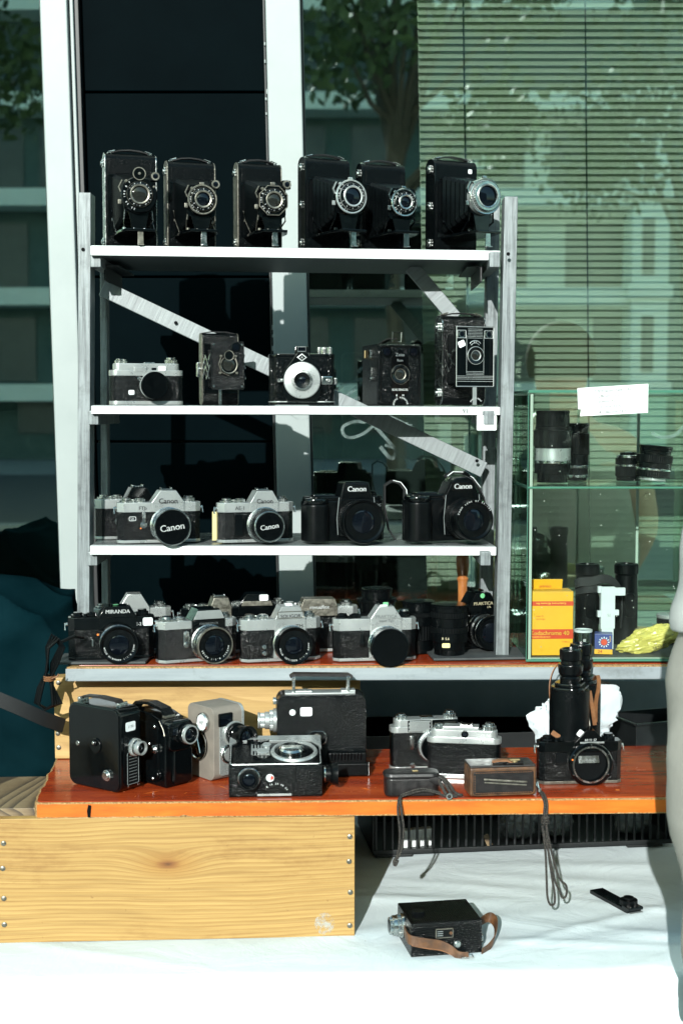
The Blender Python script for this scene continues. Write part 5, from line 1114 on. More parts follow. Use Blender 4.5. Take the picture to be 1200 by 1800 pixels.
a = 47; Wd, Ln, H = 56, 116, 118
T = thing('movie_camera', 'rounded black movie camera half behind the flat one, with a chrome rimmed lens', 'movie camera', corner(291, 2.258, a, -28, -58), a)
prof = [(-58, 4), (-56, 0), (50, 0), (58, 8), (58, H-16), (50, H-3), (20, H+2), (-20, H), (-44, H-8), (-54, H-22), (-58, H-30)]
simple('body', 'black_paint', T, lambda m: m.sp(prof, -28, 24, 4))
simple('front_housing', 'black_paint', T, lambda m: (m.fp(rr(52, 50, 12, 0, 84, 6), -46, -66, 4), m.fp(rr(40, 60, 8, 6, 34, 6), -50, -64, 4)))
simple('side_door', 'black_plastic', T, lambda m: m.sp(rr(92, 96, 14, 4, 56), -27.5, -30, 1))
lens(T, 8, -65, 86, [(5, 17, BK), (6, 16, 'chrome', 36, .5), (4, 15.5, 'satin')], glass=8)
simple('viewfinder', 'black_plastic', T, lambda m: (m.box(-17, -66, 94, 15, 8, 17, 2))); simple('finder_glass', 'lens_glass', T, lambda m: m.box(-17, -70.3, 94, 10, 1, 11, .3))
simple('release_button', 'chrome', T, lambda m: dial(m, -29, -36, 62, 7, 8, '-x')); simple('release_knob', 'black_plastic', T, lambda m: dial(m, -29, -44, 22, 8, 8, '-x')); simple('side_screw', 'chrome', T, lambda m: [m.cyl(2.8, 2, (-29.6, y, z), '-x') for y, z in ((-28, 12), (-34, 98), (20, 100), (30, 40), (-20, 68))])
simple('carry_handle', 'leather_grain', T, lambda m: m.rib([(-6, -42, H-4), (-6, -34, H+6), (-6, 0, H+12), (-6, 32, H+9), (-6, 44, H-2)], (1, 0, 0), 20, 5)); simple('handle_mount', 'worn_metal', T, lambda m: [m.box(-6, y, z, 22, 9, 5, 1.5) for y, z in ((-42, H-5), (44, H-2))])
simple('edge_wear', 'worn_metal', T, lambda m: m.tube([(-28.5, -57, H-32), (-28.5, -54, H-22), (-28.5, -44, H-9)], .7, 5))

a = 40; Wd, Ln, H = 62, 76, 122
T = thing('movie_camera', 'grey leather movie camera with a short black lens in front of the plywood crate', 'movie camera', corner(376, 2.30, a, -31, -38), a, tilt=(0, 0))
simple('body', 'grey_leather', T, lambda m: m.sp(rr(Ln, H, 13, 0, H/2, 7), -31, 27, 1.6)); simple('edge_trim', 'satin', T, lambda m: m.sp(rr(Ln+1, H+1, 13.4, 0, H/2, 7), 25.6, 31, 1))
fp_ = simple('front_plate', 'satin', T, lambda m: m.fp(rr(44, 84, 5, 2, 50), -Ln/2+1, -Ln/2-2, .6))
simple('viewfinder', 'black_paint', T, lambda m: m.fp(rr(27, 22, 2, -8, 101), -Ln/2+1, -Ln/2-2.4, .5)); simple('finder_glass', 'lens_glass', T, lambda m: m.box(-8, -Ln/2-2.6, 101, 20, .8, 15, .2))
lens(T, 8, -Ln/2-2, 76, [(4, 21, 'satin'), (8, 19, BK, 40, .6), (4, 16, 'black_paint'), (16, 16, BK), (8, 19, BK)], glass=10)
simple('exposure_dial', 'chrome', T, lambda m: dial(m, -4, -Ln/2-1.8, 44, 16, 7)); simple('dial_face', 'satin', T, lambda m: m.lat([(12, 7), (12, 8), (0, 8.4)], (-4, -Ln/2-1.8, 44)))
s_ = simple('badge', 'chrome', T, lambda m: m.lat([(15, 0), (16, 1), (16, 5), (14, 7), (13, 6)], (-31, -12, 96), '-x', 36)); simple('badge_face', 'sticker', s_, lambda m: m.lat([(13, 6.2), (0, 6.4)], (-31, -12, 96), '-x'))
mb = MB(); put_text(mb, 'AP', 10, -37.8, -12, 96, face='left'); mb.build('lettering', 'grey_ink', s_)
s_ = simple('winding_disc', 'black_plastic', T, lambda m: m.cyl(27, 3, (-31, 6, 56), '-x')); simple('disc_rim', 'chrome', s_, lambda m: m.lat([(23, 3), (27, 3), (27, 4.4), (24, 4.4)], (-31, 6, 56), '-x', 40)); simple('folding_key', 'chrome', s_, lambda m: (m.cyl(7, 6, (-33, 6, 56), '-x'), m.box(-37, 2, 60, 4, 9, 40, 2, rot=(-20, 0, 0))))

a = 3
T = thing('movie_camera', 'black crackle movie camera lying on its side with a round dial under a silver rim', 'movie camera', corner(402, 2.206, a, -74, -52), a)
simple('body', 'leather_grain', T, lambda m: (m.sp([(-52, 4), (-50, 0), (52, 0), (56, 66), (52, 71), (-50, 50), (-52.5, 47)], -74, 74, 1.6)))
th = math.atan2(21, 102)
def topM(): return Matrix.Translation((0, 0, 60.6)) @ Matrix.Rotation(th, 4, 'X')
def ts(name, mat, par, fn):
    def g(m): m.M = topM(); fn(m)
    return simple(name, mat, par, g)
tp_ = ts('top_panel', 'black_paint', T, lambda m: m.vp(rr(144, 100, 5), -1, 1.2, .6))
ts('panel_trim', 'satin', tp_, lambda m: (m.tube([(x, y, 1.2) for x, y in rr(143, 99, 5)], 1, 5, closed=True)))
ts('silver_rim', 'satin', T, lambda m: (m.vp([(-74.5, 20), (-60, 33), (58, 33), (74.5, 10), (74.5, 53), (-74.5, 53)], -3, 4, 1)))
ts('leather_inset', 'leather_grain', tp_, lambda m: m.vp([(-66, -44), (-34, -44), (-40, 22), (-56, 22), (-66, 4)], 0, 2, .4))
d_ = ts('footage_dial', 'satin', T, lambda m: m.lat([(31, 0), (37, 0), (38, 2), (36, 5), (32, 5)], (30, -8, 1), 'z', 48))
ts('dial_face', 'black_paint', d_, lambda m: m.lat([(32, 2), (0, 2.6)], (30, -8, 1), 'z')); ts('dial_grip', 'chrome', d_, lambda m: (m.lat([(20, 3), (20, 7), (17, 10), (0, 11)], (26, -6, 1), 'z'), m.box(26, -6, 12, 34, 8, 5, 2)))
ts('speed_table', 'satin', tp_, lambda m: (m.box(-24, 6, 1.6, 30, 44, 1, .3), m.cyl(10, 5, (-20, -8, 1), kn=(30, .4)), m.cyl(7, 5, (-14, 16, 1)))); ts('table_lines', 'black_paint', tp_, lambda m: [m.box(-35+5*k, y, 2.3, 2.6, 13, .6) for k in range(4) for y in (-10, 14)])
lens(T, -42, -51, 31, [(3, 18, BK), (3, 17.5, 'chrome'), (3, 16.5, BK, 40, .5), (7, 16, 'black_paint')], glass=10, mark=('1:1.9 F=12.5', 3.6, 20, 150, -9.5, -8.8) if False else None)
mb = MB(); ring_text(mb, '8 16 24 48 64', 4.2, 21.5, -52.3, 130, 8); mb.build('lettering', 'white_ink', T)
b_ = simple('badge', 'chrome', T, lambda m: m.lat([(7, 0), (7.5, 1), (7, 2.4), (6, 2.2)], (-9, -51, 31))); simple('badge_face', 'sticker', b_, lambda m: m.lat([(6, 2), (0, 2.2)], (-9, -51, 31))); simple('badge_mark', 'red_ink', b_, lambda m: m.fp([(-8, 27), (-4, 29), (-3.4, 32), (-6, 35), (-8, 33)], -53.3, -53.7))
simple('front_seam', 'black_matte', T, lambda m: m.box(32, -52.4, 27, .8, .5, 42)); simple('name_strip', 'satin', T, lambda m: m.box(-2, -52.5, 3.6, 54, 1, 3.4, .3))
simple('eyecup', 'black_rubber', T, lambda m: (m.cyl(13, 16, (74, -14, 26), 'x'), m.lat([(13, 14), (17, 18), (19, 26), (16, 26), (10, 18)], (74, -14, 26), 'x'), m.cyl(15, 12, (74, 14, 18), 'x'))); simple('eyecup_ring', 'chrome', T, lambda m: m.lat([(14, 4), (14, 6), (13, 6)], (74, -14, 26), 'x'))
simple('back_lens', 'black_paint', T, lambda m: m.cyl(20, 6, (-28, 40, 66), 'z'))

T = thing('movie_camera', 'large black leather movie camera with a tall carrying handle and silver lens facing left', 'movie camera', corner(490, 2.345, 4, -72, -26), 4)
H = 134; W2 = 150
simple('body', 'leather_grain', T, lambda m: m.fp(rr(W2, H, 14, 0, H/2, 7), 26, -26, 2)); simple('edge_trim', 'black_paint', T, lambda m: m.fp(rr(W2+1, H+1, 14.4, 0, H/2, 7), 26.5, 18, .6))
simple('top_plate', 'satin', T, lambda m: (m.box(-2, 0, H+1, 118, 34, 3, .8), m.box(-30, 2, H+3, 30, 20, 3, 1), m.box(46, 2, H+3, 24, 22, 4, 1)))
simple('handle_post', 'chrome', T, lambda m: [(m.box(x, -8, H+14, 5, 4, 26, 1), m.box(x, 8, H+14, 5, 4, 26, 1), m.cyl(3.4, 24, (x, -12, H+26), 'y')) for x in (-46, 46)])
simple('carry_handle', 'dark_leather', T, lambda m: m.rib([(-52, 0, H+28), (-46, 0, H+32), (0, 0, H+31), (46, 0, H+30), (53, 0, H+26)], (0, 1, 0), 18, 4.4))
def f(m):
    for (x0, r, l, k) in ((0, 22, 6, 0), (6, 19, 6, 36), (12, 16, 8, 0), (20, 14, 8, 30), (28, 15, 4, 0)): m.cyl(r*.92, l, (-W2/2-x0+.2, -2, H-46), '-x', kn=(k, .6) if k else None)
o = simple('lens', 'satin', T, f); simple('front_glass', 'lens_glass', o, lambda m: m.lat([(0, 33), (10, 32.3)], (-W2/2, -2, H-46), '-x'))
simple('sight', 'chrome', T, lambda m: (m.cyl(6, 6, (-W2/2, -6, H-12), '-x'), m.box(-W2/2-2, 0, H-14, 5, 14, 8, 1)))
d_ = simple('winding_socket', 'black_paint', T, lambda m: m.fp(rr(36, 27, 12, -8, 62), -25, -28, 1)); simple('socket_rim', 'chrome', d_, lambda m: m.tube([(-8+x, -28.2, 62+z) for x, z in rr(31, 23, 10)], .9, 6, closed=True)); simple('folding_key', 'worn_metal', d_, lambda m: (m.cyl(8, 5, (-8, -27, 62), '-y', kn=(16, .6)), m.box(-8, -31, 62, 3, 3, 16, 1), m.box(-3, -31, 62, 3, 3, 13, 1), m.box(-13, -31, 62, 3, 3, 13, 1)))
sticker(T, -26, -26.4, 107, 20, 15, txt='412'); simple('round_sticker', 'sticker', T, lambda m: m.lat([(5.2, 0), (5.2, .4), (0, .5)], (-49, -26, 106)))
g_ = simple('hand_grip', 'black_rubber', T, lambda m: (m.box(42, -34, 24, 64, 18, 32, 3), m.box(40, -40, 12, 74, 16, 22, 3))); simple('grip_ribs', 'black_plastic', g_, lambda m: [m.box(16+5.4*k, -43.4, 33, 2, 3, 15, .8, rot=(18, 0, 0)) for k in range(10)]); simple('grip_edge', 'chrome', g_, lambda m: m.box(77.5, -41, 13, 1.6, 14, 22, .4))

T = rangefinder('chrome topped camera with a honeycomb light meter window at the back of the orange board', on(747, 2.395, ZB)+Vector((0, 0, .0006)), 9, 124, 34, 88)
T['label'] = 'chrome topped camera with a honeycomb light meter window, behind the rear-facing camera'
simple('meter_window', 'satin', T, lambda m: [m.lat([(2.2, 0), (1.6, 1.2), (0, 1.4)], (-31+3.6*i+(1.8 if j % 2 else 0), -17.2, 68.5+3.0*j), seg=8) for i in range(10) for j in range(6)])
simple('meter_frame', 'black_paint', T, lambda m: m.fp(rr(40, 20, 1.5, -14, 76), -15, -17.2, .4)); simple('viewfinder_window', 'black_paint', T, lambda m: m.fp(rr(44, 20, 1.5, 30, 76), -15, -17.4, .5)); simple('window_glass', 'amber_glass', T, lambda m: (m.box(38, -17.6, 76, 22, .8, 14, .3), m.box(16, -17.6, 76, 12, .8, 9, .3)))
simple('front_lever', 'chrome', T, lambda m: (m.box(-27, -19, 49, 8, 5, 24, 2), m.cyl(4.4, 4, (-26, -17, 10), '-y'))); lens(T, 10, -17, 42, [(5, 28, 'chrome'), (6, 26, 'satin', 40, .6), (8, 24, BK)], glass=12)
simple('accessory_shoe', 'chrome', T, lambda m: (m.box(2, 2, 88, 22, 18, 2, .4)))

T = rangefinder('silver folding camera seen from its black leather back, with an eyepiece, on the orange board', on(815, 2.335, ZB)+Vector((0, 0, .0006)), -9, 124, 30, 82, rear=True)
simple('raised_housing', 'satin', T, lambda m: m.vp([(-34, -13), (24, -13), (24, 13), (-34, 13)], 80, 87, 1)); simple('eyepiece', 'black_paint', T, lambda m: m.lat([(5.5, 0), (6, 1.6), (4.4, 2.2), (3.4, .4)], (2, -12.5, 75))); simple('eyepiece_glass', 'lens_glass', T, lambda m: m.lat([(0, 1), (4, .9)], (2, -12.5, 75)))
simple('accessory_shoe', 'chrome', T, lambda m: (m.box(4, 0, 88, 20, 18, 2, .4), m.box(-5, 0, 90, 2, 17, 3, .4), m.box(13, 0, 90, 2, 17, 3, .4))); simple('shutter_button', 'chrome', T, lambda m: (m.cyl(7, 3, (33, -2, 80)), m.cyl(3, 7, (33, -2, 82))))

# leather cases with cords
T = thing('leather_case', 'small dark smooth leather case with braided cord hanging off the orange board', 'case', on(722, 2.228, ZB)+Vector((0, 0, .0006)), 4)
simple('pouch', 'dark_leather', T, lambda m: m.vp(rr(86, 38, 12, n=6), 0, 30, 4))
simple('flap', 'dark_leather', T, lambda m: (m.vp(rr(89, 41, 13, n=6), 27, 38, 5), m.box(36, -10, 26, 22, 20, 14, 4, rot=(0, 20, 0))))
simple('snap', 'brass_worn', T, lambda m: m.box(6, -4, 38.6, 9, 6, 1.4, .5))
def cord(pts, r, n=5):
    P_ = [Vector(p) for p in pts]; out = []
    for i in range(len(P_)-1):
        p0, p1, p2, p3 = P_[max(i-1, 0)], P_[i], P_[i+1], P_[min(i+2, len(P_)-1)]
        for k in range(n): t = k/n; out.append(.5*((2*p1)+(-p0+p2)*t+(2*p0-5*p1+4*p2-p3)*t*t+(-p0+3*p1-3*p2+p3)*t**3))
    return out+[P_[-1]]
def f(m):
    m.tube(cord([(46, -6, 30), (52, -22, 22), (58, -28, 10), (63, -30, 4), (69, -28, 3)], 3), 2.8, 8)
    m.tube(cord([(40, -14, 30), (46, -26, 18), (52, -32, 7), (57, -32, 4)], 3), 2.8, 8)
    m.tube(cord([(48, 4, 28), (58, -10, 20), (66, -20, 8), (74, -26, 4), (78, -22, 3)], 3), 2.4, 8)
    m.tube(cord([(54, -34, 4), (20, -28, 12), (-10, -27, 6), (-22, -31, 3)], 3), 1.7, 7); m.tube(cord([(44, -30, 9), (14, -26, 15), (-16, -27, 7), (-20, -33, 3)], 3), 1.7, 7)
simple('cord', 'braid', T, f); simple('cord_ring', 'chrome', T, lambda m: m.lat([(3, 0), (5, 0), (5, 2), (3, 2)], (56, -36, 5), seg=16))
def f(m):
    m.tube(cord([(-22, -31, 3), (-25, -42, -2), (-26, -47, -16), (-23, -47, -46), (-24, -47, -72), (-29, -47, -92)], 3), 1.8, 7); m.tube(cord([(-20, -33, 3), (-22, -43, -1), (-20, -48, -18), (-17, -48, -44), (-20, -48, -74), (-27, -48, -90)], 3), 1.8, 7)
    m.tube(cord([(-28, -47.5, -88), (-32, -47.5, -94), (-30, -47.5, -100), (-26, -47.5, -92)], 3), 2.4, 7)
simple('hanging_cord', 'braid', T, f)
T = thing('leather_case', 'worn brown stitched leather case with a long knotted cord reaching down to the cloth', 'case', on(878, 2.236, ZB)+Vector((0, 0, .0006)), 7)
simple('pouch', 'brown_leather', T, lambda m: m.box(0, 0, 24, 108, 48, 46, 4)); 
p_ = simple('front_panel', 'dark_leather', T, lambda m: m.fp(rr(98, 36, 5, 0, 23), -23.4, -25.2, .8)); simple('panel_edge', 'brown_leather', p_, lambda m: m.tube([(x, -24.6, 23+z) for x, z in rr(100, 39, 6)], 1.6, 6, closed=True))
simple('stitching', 'tan_leather', p_, lambda m: [m.box(x, -25.6, 23+z, 2.2 if abs(z) > 15 else .8, .6, .8 if abs(z) > 15 else 2.2) for x, z in [(-44+4*k, 16.2) for k in range(23)]+[(-44+4*k, -16.2) for k in range(23)]+[(-46.4, -13+4*k) for k in range(7)]])
simple('belt_loop', 'worn_metal', p_, lambda m: (m.box(3, -26.4, 26, 70, 2.2, 3.4, 1, rot=(0, 5, 0)), m.box(3, -26.2, 21, 68, 1.4, 2.4, .6, rot=(0, 5, 0))))
simple('lid', 'dark_leather', T, lambda m: (m.box(0, 2, 47.4, 106, 48, 5, 2.2, rot=(0, 0, 0)), m.box(18, -14, 51, 30, 18, 3, 1.2, rot=(-8, 0, 10)))); simple('tongue', 'tan_leather', T, lambda m: m.rib([(-14, -4, 52), (-4, -10, 55), (8, -14, 56), (16, -16, 53)], (.2, 1, 0), 12, 2.2)); simple('snap', 'brass_worn', T, lambda m: (m.cyl(5, 3, (20, -16, 53)), m.box(20, -16, 57, 16, 8, 2, .8)))
simple('cord_ring', 'chrome', T, lambda m: (m.tube([(55, -4, 24), (59, -10, 18), (60, -16, 8), (57, -12, 12)], 1.6, 6, closed=True), m.cyl(3.4, 6, (60, -18, 4))))
def hang(m):
    k1 = [(60, -18, 4), (61, -30, 2), (60, -50, -6), (57, -58, -24), (57, -60, -38)]
    m.tube(cord(k1, 3), 2.0, 7); m.tube(cord([(p[0]+4, p[1], p[2]) for p in k1], 3), 2.0, 7)
    for dz in (-27, -31, -35): m.tube([(59+5*math.cos(t*.785), -59+4.6*math.sin(t*.785), dz+t*.3) for t in range(8)], 2.2, 6, closed=True)
    for xb, zb_, yy in ((69, -166, -62), (87, -154, -64)):
        k = 57; m.tube(cord([(k-3, -60, -38), (k-1+(xb-k)*.25, yy, -80), (k-4+(xb-k)*.7, yy, -125), (xb-6, yy, zb_+14), (xb-1, yy, zb_+1), (xb+5, yy-1, zb_+4), (xb+5, yy-1, zb_+20), (k+5+(xb-k)*.6, yy-2, -120), (k+3+(xb-k)*.25, yy-2, -78), (k+3, -61, -38)], 4), 1.8, 7)
simple('hanging_cord', 'braid', T, hang)

# black camera body without a lens
def extra(T, d, h): pass
c = slr('black camera without a lens, showing its bare mount, in front of the tall binoculars', on(1016, 2.305, ZB)+Vector((0, 0, .0006)), 5, w=138, d=34, h=70, ph=20, top='black_paint', bot='worn_metal', prism='black_paint', body='leather_grain', lx=14, pb=26, pt=7, knobs='black_paint', timer=None, mount=False, shoe=False, brand=('60 11 27', 5.5, 4), bmat='white_ink', cut=8)
o = simple('lens_mount', 'black_paint', c, lambda m: m.lat([(27, 0), (36, 0), (36.5, 2), (36.5, 8), (35, 10), (29, 10), (28.5, 4)], (14, -17, 34), seg=48)); simple('mount_ring', 'chrome', o, lambda m: m.lat([(27.6, 8), (27.8, 10.2), (30.6, 10.4), (30.8, 9.6)], (14, -17, 34), seg=48)); simple('mirror_box', 'black_matte', o, lambda m: (m.lat([(28.4, .5), (0, .6)], (14, -17, 34)))); simple('mirror', 'chrome', o, lambda m: m.box(12, -19.4, 42, 34, .8, 14, .2, rot=(-26, 0, 0))); simple('index_mark', 'orange_dot', o, lambda m: m.cyl(1.5, 1, (-17, -27, 43), '-y')); simple('mount_screw', 'chrome', o, lambda m: [m.cyl(1.2, .8, (14+33*math.cos(R(q)), -27, 34+33*math.sin(R(q))), '-y', seg=8) for q in (30, 90, 150, 210, 330)])
simple('shutter_button', 'orange_dot', c, lambda m: m.cyl(8, 5, (-21, -4, 72))); simple('button_cap', 'sticker', c, lambda m: m.cyl(5, 5, (-21, -4, 77))); simple('price_tag', 'tan_leather', c, lambda m: m.box(-40, -6, 80, 16, 2, 8, .5, rot=(0, 35, 0))); simple('prism_plate', 'satin', c, lambda m: m.box(16, -24, 70, 40, 2, 3, .5)); simple('grip_patch', 'black_matte', c, lambda m: m.box(-33, -17.4, 44, 18, 1.4, 16, .4))
sticker(c, -2, -18, 84, 10, 11, rot=(0, 38, 0), mat='sticker')

# tall binoculars standing on end
B_ = thing('binoculars', 'tall black leather binoculars standing on end with tan straps in front of the upper board', 'binoculars', on(1009, 2.352, ZB)+Vector((0, 0, .0006)), 64)
for k, (bx) in enumerate((-33, 33)):
    t = simple('barrel', 'leather', B_, lambda m: m.lat([(20, 0), (33, 0), (34.5, 2), (34.5, 12), (32.5, 14), (32.5, 40), (33, 110), (33, 150), (30, 153), (15, 153)], (bx, 0, 0), 'z', 44, None))
    simple('prism_cover', 'black_paint', t, lambda m: (m.vp(rr(64, 58, 22, bx*1.0, 0, 8), 150, 157, 2), m.vp(rr(52, 46, 18, bx*.94, 0, 8), 156, 163, 2)))
    ex = bx*.88
    simple('eyepiece', 'black_plastic', t, lambda m: (m.lat([(9, 160), (17, 160), (17.5, 170), (16, 172), (20, 178), (21, 190), (20, 192), (16.5, 193), (16, 198), (18, 200), (18.6, 214), (17.5, 217), (14, 218), (12, 212), (9, 210)], (ex, 0, 0), 'z', 40, None))); simple('eye_glass', 'lens_glass', t, lambda m: m.lat([(0, 211), (12.4, 211)], (ex, 0, 0), 'z'))
simple('bridge', 'black_paint', B_, lambda m: (m.box(0, 0, 146, 34, 26, 12, 3), m.box(0, 0, 166, 44, 14, 8, 3), m.cyl(6, 60, (0, 0, 112)))); simple('focus_wheel', 'black_plastic', B_, lambda m: m.cyl(12, 10, (0, 0, 172), kn=(30, .7))); simple('scuff', 'worn_metal', B_, lambda m: m.box(-14, -28.6, 95, 5, 1, 15, .4, rot=(0, 20, 32)))
Bi = B_.matrix_basis.inverted()
def wl(px_, py_, Y): return Bi @ at(px_, py_, Y)*1000
simple('neck_strap', 'tan_leather', B_, lambda m: (m.rib(cord([wl(1000, 1168, 2.37), wl(985, 1165, 2.345), wl(972, 1180, 2.33), wl(966, 1205, 2.325), wl(968, 1238, 2.325)], 1), Bi.to_3x3() @ Vector((.4, 1, 0)), 8, 1.6), m.rib(cord([wl(1036, 1215, 2.35), wl(1040, 1240, 2.325), wl(1045, 1275, 2.32)], 1), Bi.to_3x3() @ Vector((1, .5, 0)), 7, 1.6), m.rib(cord([wl(1044, 1195, 2.35), wl(1050, 1188, 2.33), wl(1052, 1205, 2.325), wl(1047, 1235, 2.325), wl(1046, 1270, 2.33)], 1), Bi.to_3x3() @ Vector((1, .5, 0)), 7, 1.6)))

# crumpled white plastic bag and dark tray behind
from mathutils import noise as nz
def bag(name, label, cat, loc, dims, seed, mat='plastic_bag', lobes=(), group=None, amp=.16):
    m = MB(1)
    def f(u, v):
        a = u*2*math.pi; b = (v-.5)*math.pi; d = Vector((math.cos(a)*math.cos(b), math.sin(a)*math.cos(b), math.sin(b)))
        q = d*2.2+Vector((seed*3.1, seed, 0)); r = 1+amp*nz.noise(q)+amp*.8*abs(nz.noise(q*2.3))-amp*.5*abs(nz.noise(q*5))
        for c, h, w_ in lobes: r += h*math.exp(-((d-Vector(c).normalized()).length/w_)**2)
        p = d*r; return Vector((p.x*dims[0], p.y*dims[1], max(p.z, -.98)*dims[2]))
    m.grid(64, 40, f); bmesh.ops.remove_doubles(m.bm, verts=m.bm.verts[:], dist=1e-5)
    o = m.build(name, mat, ang=24); o.location = loc; tag(o, label, cat, group); return o
bag('plastic_bag', 'crumpled white plastic bag squeezed behind the tall binoculars', 'bag', on(1010, 2.47, ZB)+Vector((0, 0, .062)), (.062, .022, .06), 2, lobes=[((-1, 0, -.1), .28, .5), ((1, 0, .95), .6, .45)], amp=.3)
tr_ = thing('plastic_tray', 'dark plastic tray corner behind the orange board at its right end', 'tray', on(1150, 2.70, .9012), 20)
simple('tray', 'crate_plastic', tr_, lambda m: (m.box(0, 0, 2, 150, 110, 4, 1), m.box(0, -54, 32, 150, 3, 62, 1), m.box(-74, 0, 32, 3, 110, 62, 1), m.box(0, 54, 32, 150, 3, 62, 1), m.box(74, 0, 32, 3, 110, 62, 1), m.box(0, -57, 62, 156, 8, 4, 1.5), m.box(-77, 0, 62, 8, 116, 4, 1.5)))

# slotted black crate on the cloth under the board
cl, cr2 = on(655, 2.60, ZC), on(1186, 2.675, ZC); wl_ = (cr2-cl).length*1000; ca = math.degrees(math.atan2(cr2.y-cl.y, cr2.x-cl.x))
K = thing('plastic_crate', 'black slotted plastic crate on the cloth in the shade under the orange board', 'crate', cl+Vector((0, 0, .002)), ca)
def f(m):
    m.box(wl_/2, 2, 9, wl_, 5, 9, 1.5); m.box(wl_/2, 2, 92, wl_, 5, 8, 1.5); m.box(wl_/2, 2, 178, wl_, 6, 12, 1.5)
    x = 6
    while x < wl_-4: m.box(x, 2, 100, 4.6, 4, 172, 1); x += 15.6
simple('front_grille', 'crate_plastic', K, f); simple('base', 'crate_plastic', K, lambda m: (m.box(wl_/2, 100, 8, wl_, 196, 3, 1))); simple('foot', 'crate_plastic', K, lambda m: [m.box(x, 4, 2.6, 70, 12, 5, 1.5) for x in (40, wl_-60)])
simple('side_panel', 'crate_plastic', K, lambda m: m.box(1, 100, 95, 4, 196, 176, 1)); simple('side_panel', 'crate_plastic', K, lambda m: m.box(wl_-1, 100, 95, 4, 196, 176, 1)); simple('back_panel', 'crate_plastic', K, lambda m: m.box(wl_/2, 199, 95, wl_, 4, 176, 1))
KM = K.matrix_basis
pk = thing('paper_stack', 'white paper packets standing inside the black slotted crate at its left end', 'paper', KM @ Vector((.088, .03, .0095)), ca+2); simple('packet', 'paper', pk, lambda m: [m.box(-18+19*k, k*3, 17, 18, 12, 34, .6, rot=(4, 0, 2*k)) for k in range(3)])
for k, (x, y, lb) in enumerate(((.29, .05, 'clear wrapped packet left of the middle inside the black slotted crate'), (.36, .06, 'clear wrapped packet in the middle of the black slotted crate'), (.52, .06, 'clear wrapped packet toward the right end of the black slotted crate'))):
    bag('wrapped_packet', lb, 'packet', KM @ Vector((x, y, .045)), (.035, .02, .034), 5+k, 'plastic_bag' if k < 0 else 'dull_film', amp=.3)
MATS.setdefault('dull_film', MATS['plastic_bag'])
tg = thing('wooden_tag', 'small tan wooden tag behind the slots of the black crate', 'tag', KM @ Vector((.222, .014, .011)), ca); simple('tag', 'old_plank', tg, lambda m: m.box(0, 0, 10, 11, 3, 24, .6, rot=(0, -24, 0)))

# ---------------------------------------------------------------- on the cloth
a = -5
T = thing('movie_camera', 'small ribbed black box movie camera with a brown strap lying on the white cloth', 'movie camera', corner(722, 2.118, 10, -56, -34, ZC+.0008), 10)
simple('body', 'leather_grain', T, lambda m: m.sp([(-34, 1), (-33, 0), (62, 0), (63, 2), (63, 50), (61, 52), (-33, 52), (-34, 50)], -56, 56, 1.2)); simple('top_ribs', 'black_plastic', T, lambda m: [m.box(-50+3.4*k, 14, 52.2, 1.6, 88, 1.2, .4) for k in range(31)]); simple('front_ribs', 'black_plastic', T, lambda m: [m.box(0, -34.2, 7+3.3*k, 104, 1.4, 1.5, .4) for k in range(12)]); simple('side_ribs', 'black_plastic', T, lambda m: [m.box(56.2, 14, 7+3.3*k, 1.4, 84, 1.5, .4) for k in range(12)])
n_ = simple('name_plate', 'worn_metal', T, lambda m: m.fp(rr(28, 15, 1, -4, 35), -34, -36, .4)); simple('plate_field', 'black_paint', n_, lambda m: m.box(-4, -36.1, 35, 25, .6, 12, .2)); simple('emblem', 'brown_leather', n_, lambda m: m.fp([(3, 35), (6, 38.4), (9, 35), (6, 31.6)], -36.3, -36.8)); simple('plate_lines', 'grey_ink', n_, lambda m: [m.box(-11, -36.6, 32+3.2*k, 9, .4, 1.2) for k in range(3)])
def f(m):
    for (x0, r, l, k) in ((0, 19, 5, 0), (5, 17, 6, 34), (11, 16, 7, 0), (18, 13.5, 5, 30)): m.cyl(r, l, (-56-x0+.2, 20, 31), '-x', kn=(k, .6) if k else None)
o = simple('lens', 'chrome', T, f); simple('front_glass', 'lens_glass', o, lambda m: m.lat([(0, 24), (10, 23.4)], (-56, 20, 31), '-x'))
simple('thumb_wheel', 'black_plastic', T, lambda m: m.cyl(10, 6, (-36, 6, 52), kn=(26, .6))); simple('release_button', 'chrome', T, lambda m: dial(m, 16, -34, 17, 6, 7))
sw = simple('wrist_strap', 'brown_leather', T, lambda m: (m.rib(cord([(-58, 4, 30), (-60, -24, 29), (-56, -37, 28), (-34, -40, 23), (-10, -40, 18), (6, -43, 10), (16, -50, 3), (30, -52, 2)], 3), (0, .1, 1), 15, 1.8), m.rib(cord([(57, -12, 22), (58, 0, 25), (68, 16, 30), (84, 22, 34), (90, 8, 28), (80, -18, 14), (66, -30, 4), (54, -40, 2)], 3), (.25, 0, 1), 16, 1.8)))
simple('strap_edge', 'tan_leather', sw, lambda m: m.rib(cord([(-56, -38.2, 20.6), (-34, -41.2, 15.6), (-10, -41.2, 10.6), (6, -44, 3.2)], 3), (0, .1, 1), 1.6, 1.6)); simple('buckle', 'chrome', sw, lambda m: m.tube([(18, -46, 4), (36, -48, 4), (36, -58, 3), (18, -56, 3)], 1.2, 6, closed=True)); simple('strap_stud', 'chrome', T, lambda m: (m.cyl(7, 4, (56, -22, 18), 'x')))
T = thing('flash_bracket', 'short black flat bracket with a round thumbwheel lying on the white cloth', 'bracket', on(1090, 2.345, ZC)+Vector((0, 0, .0012)), -66)
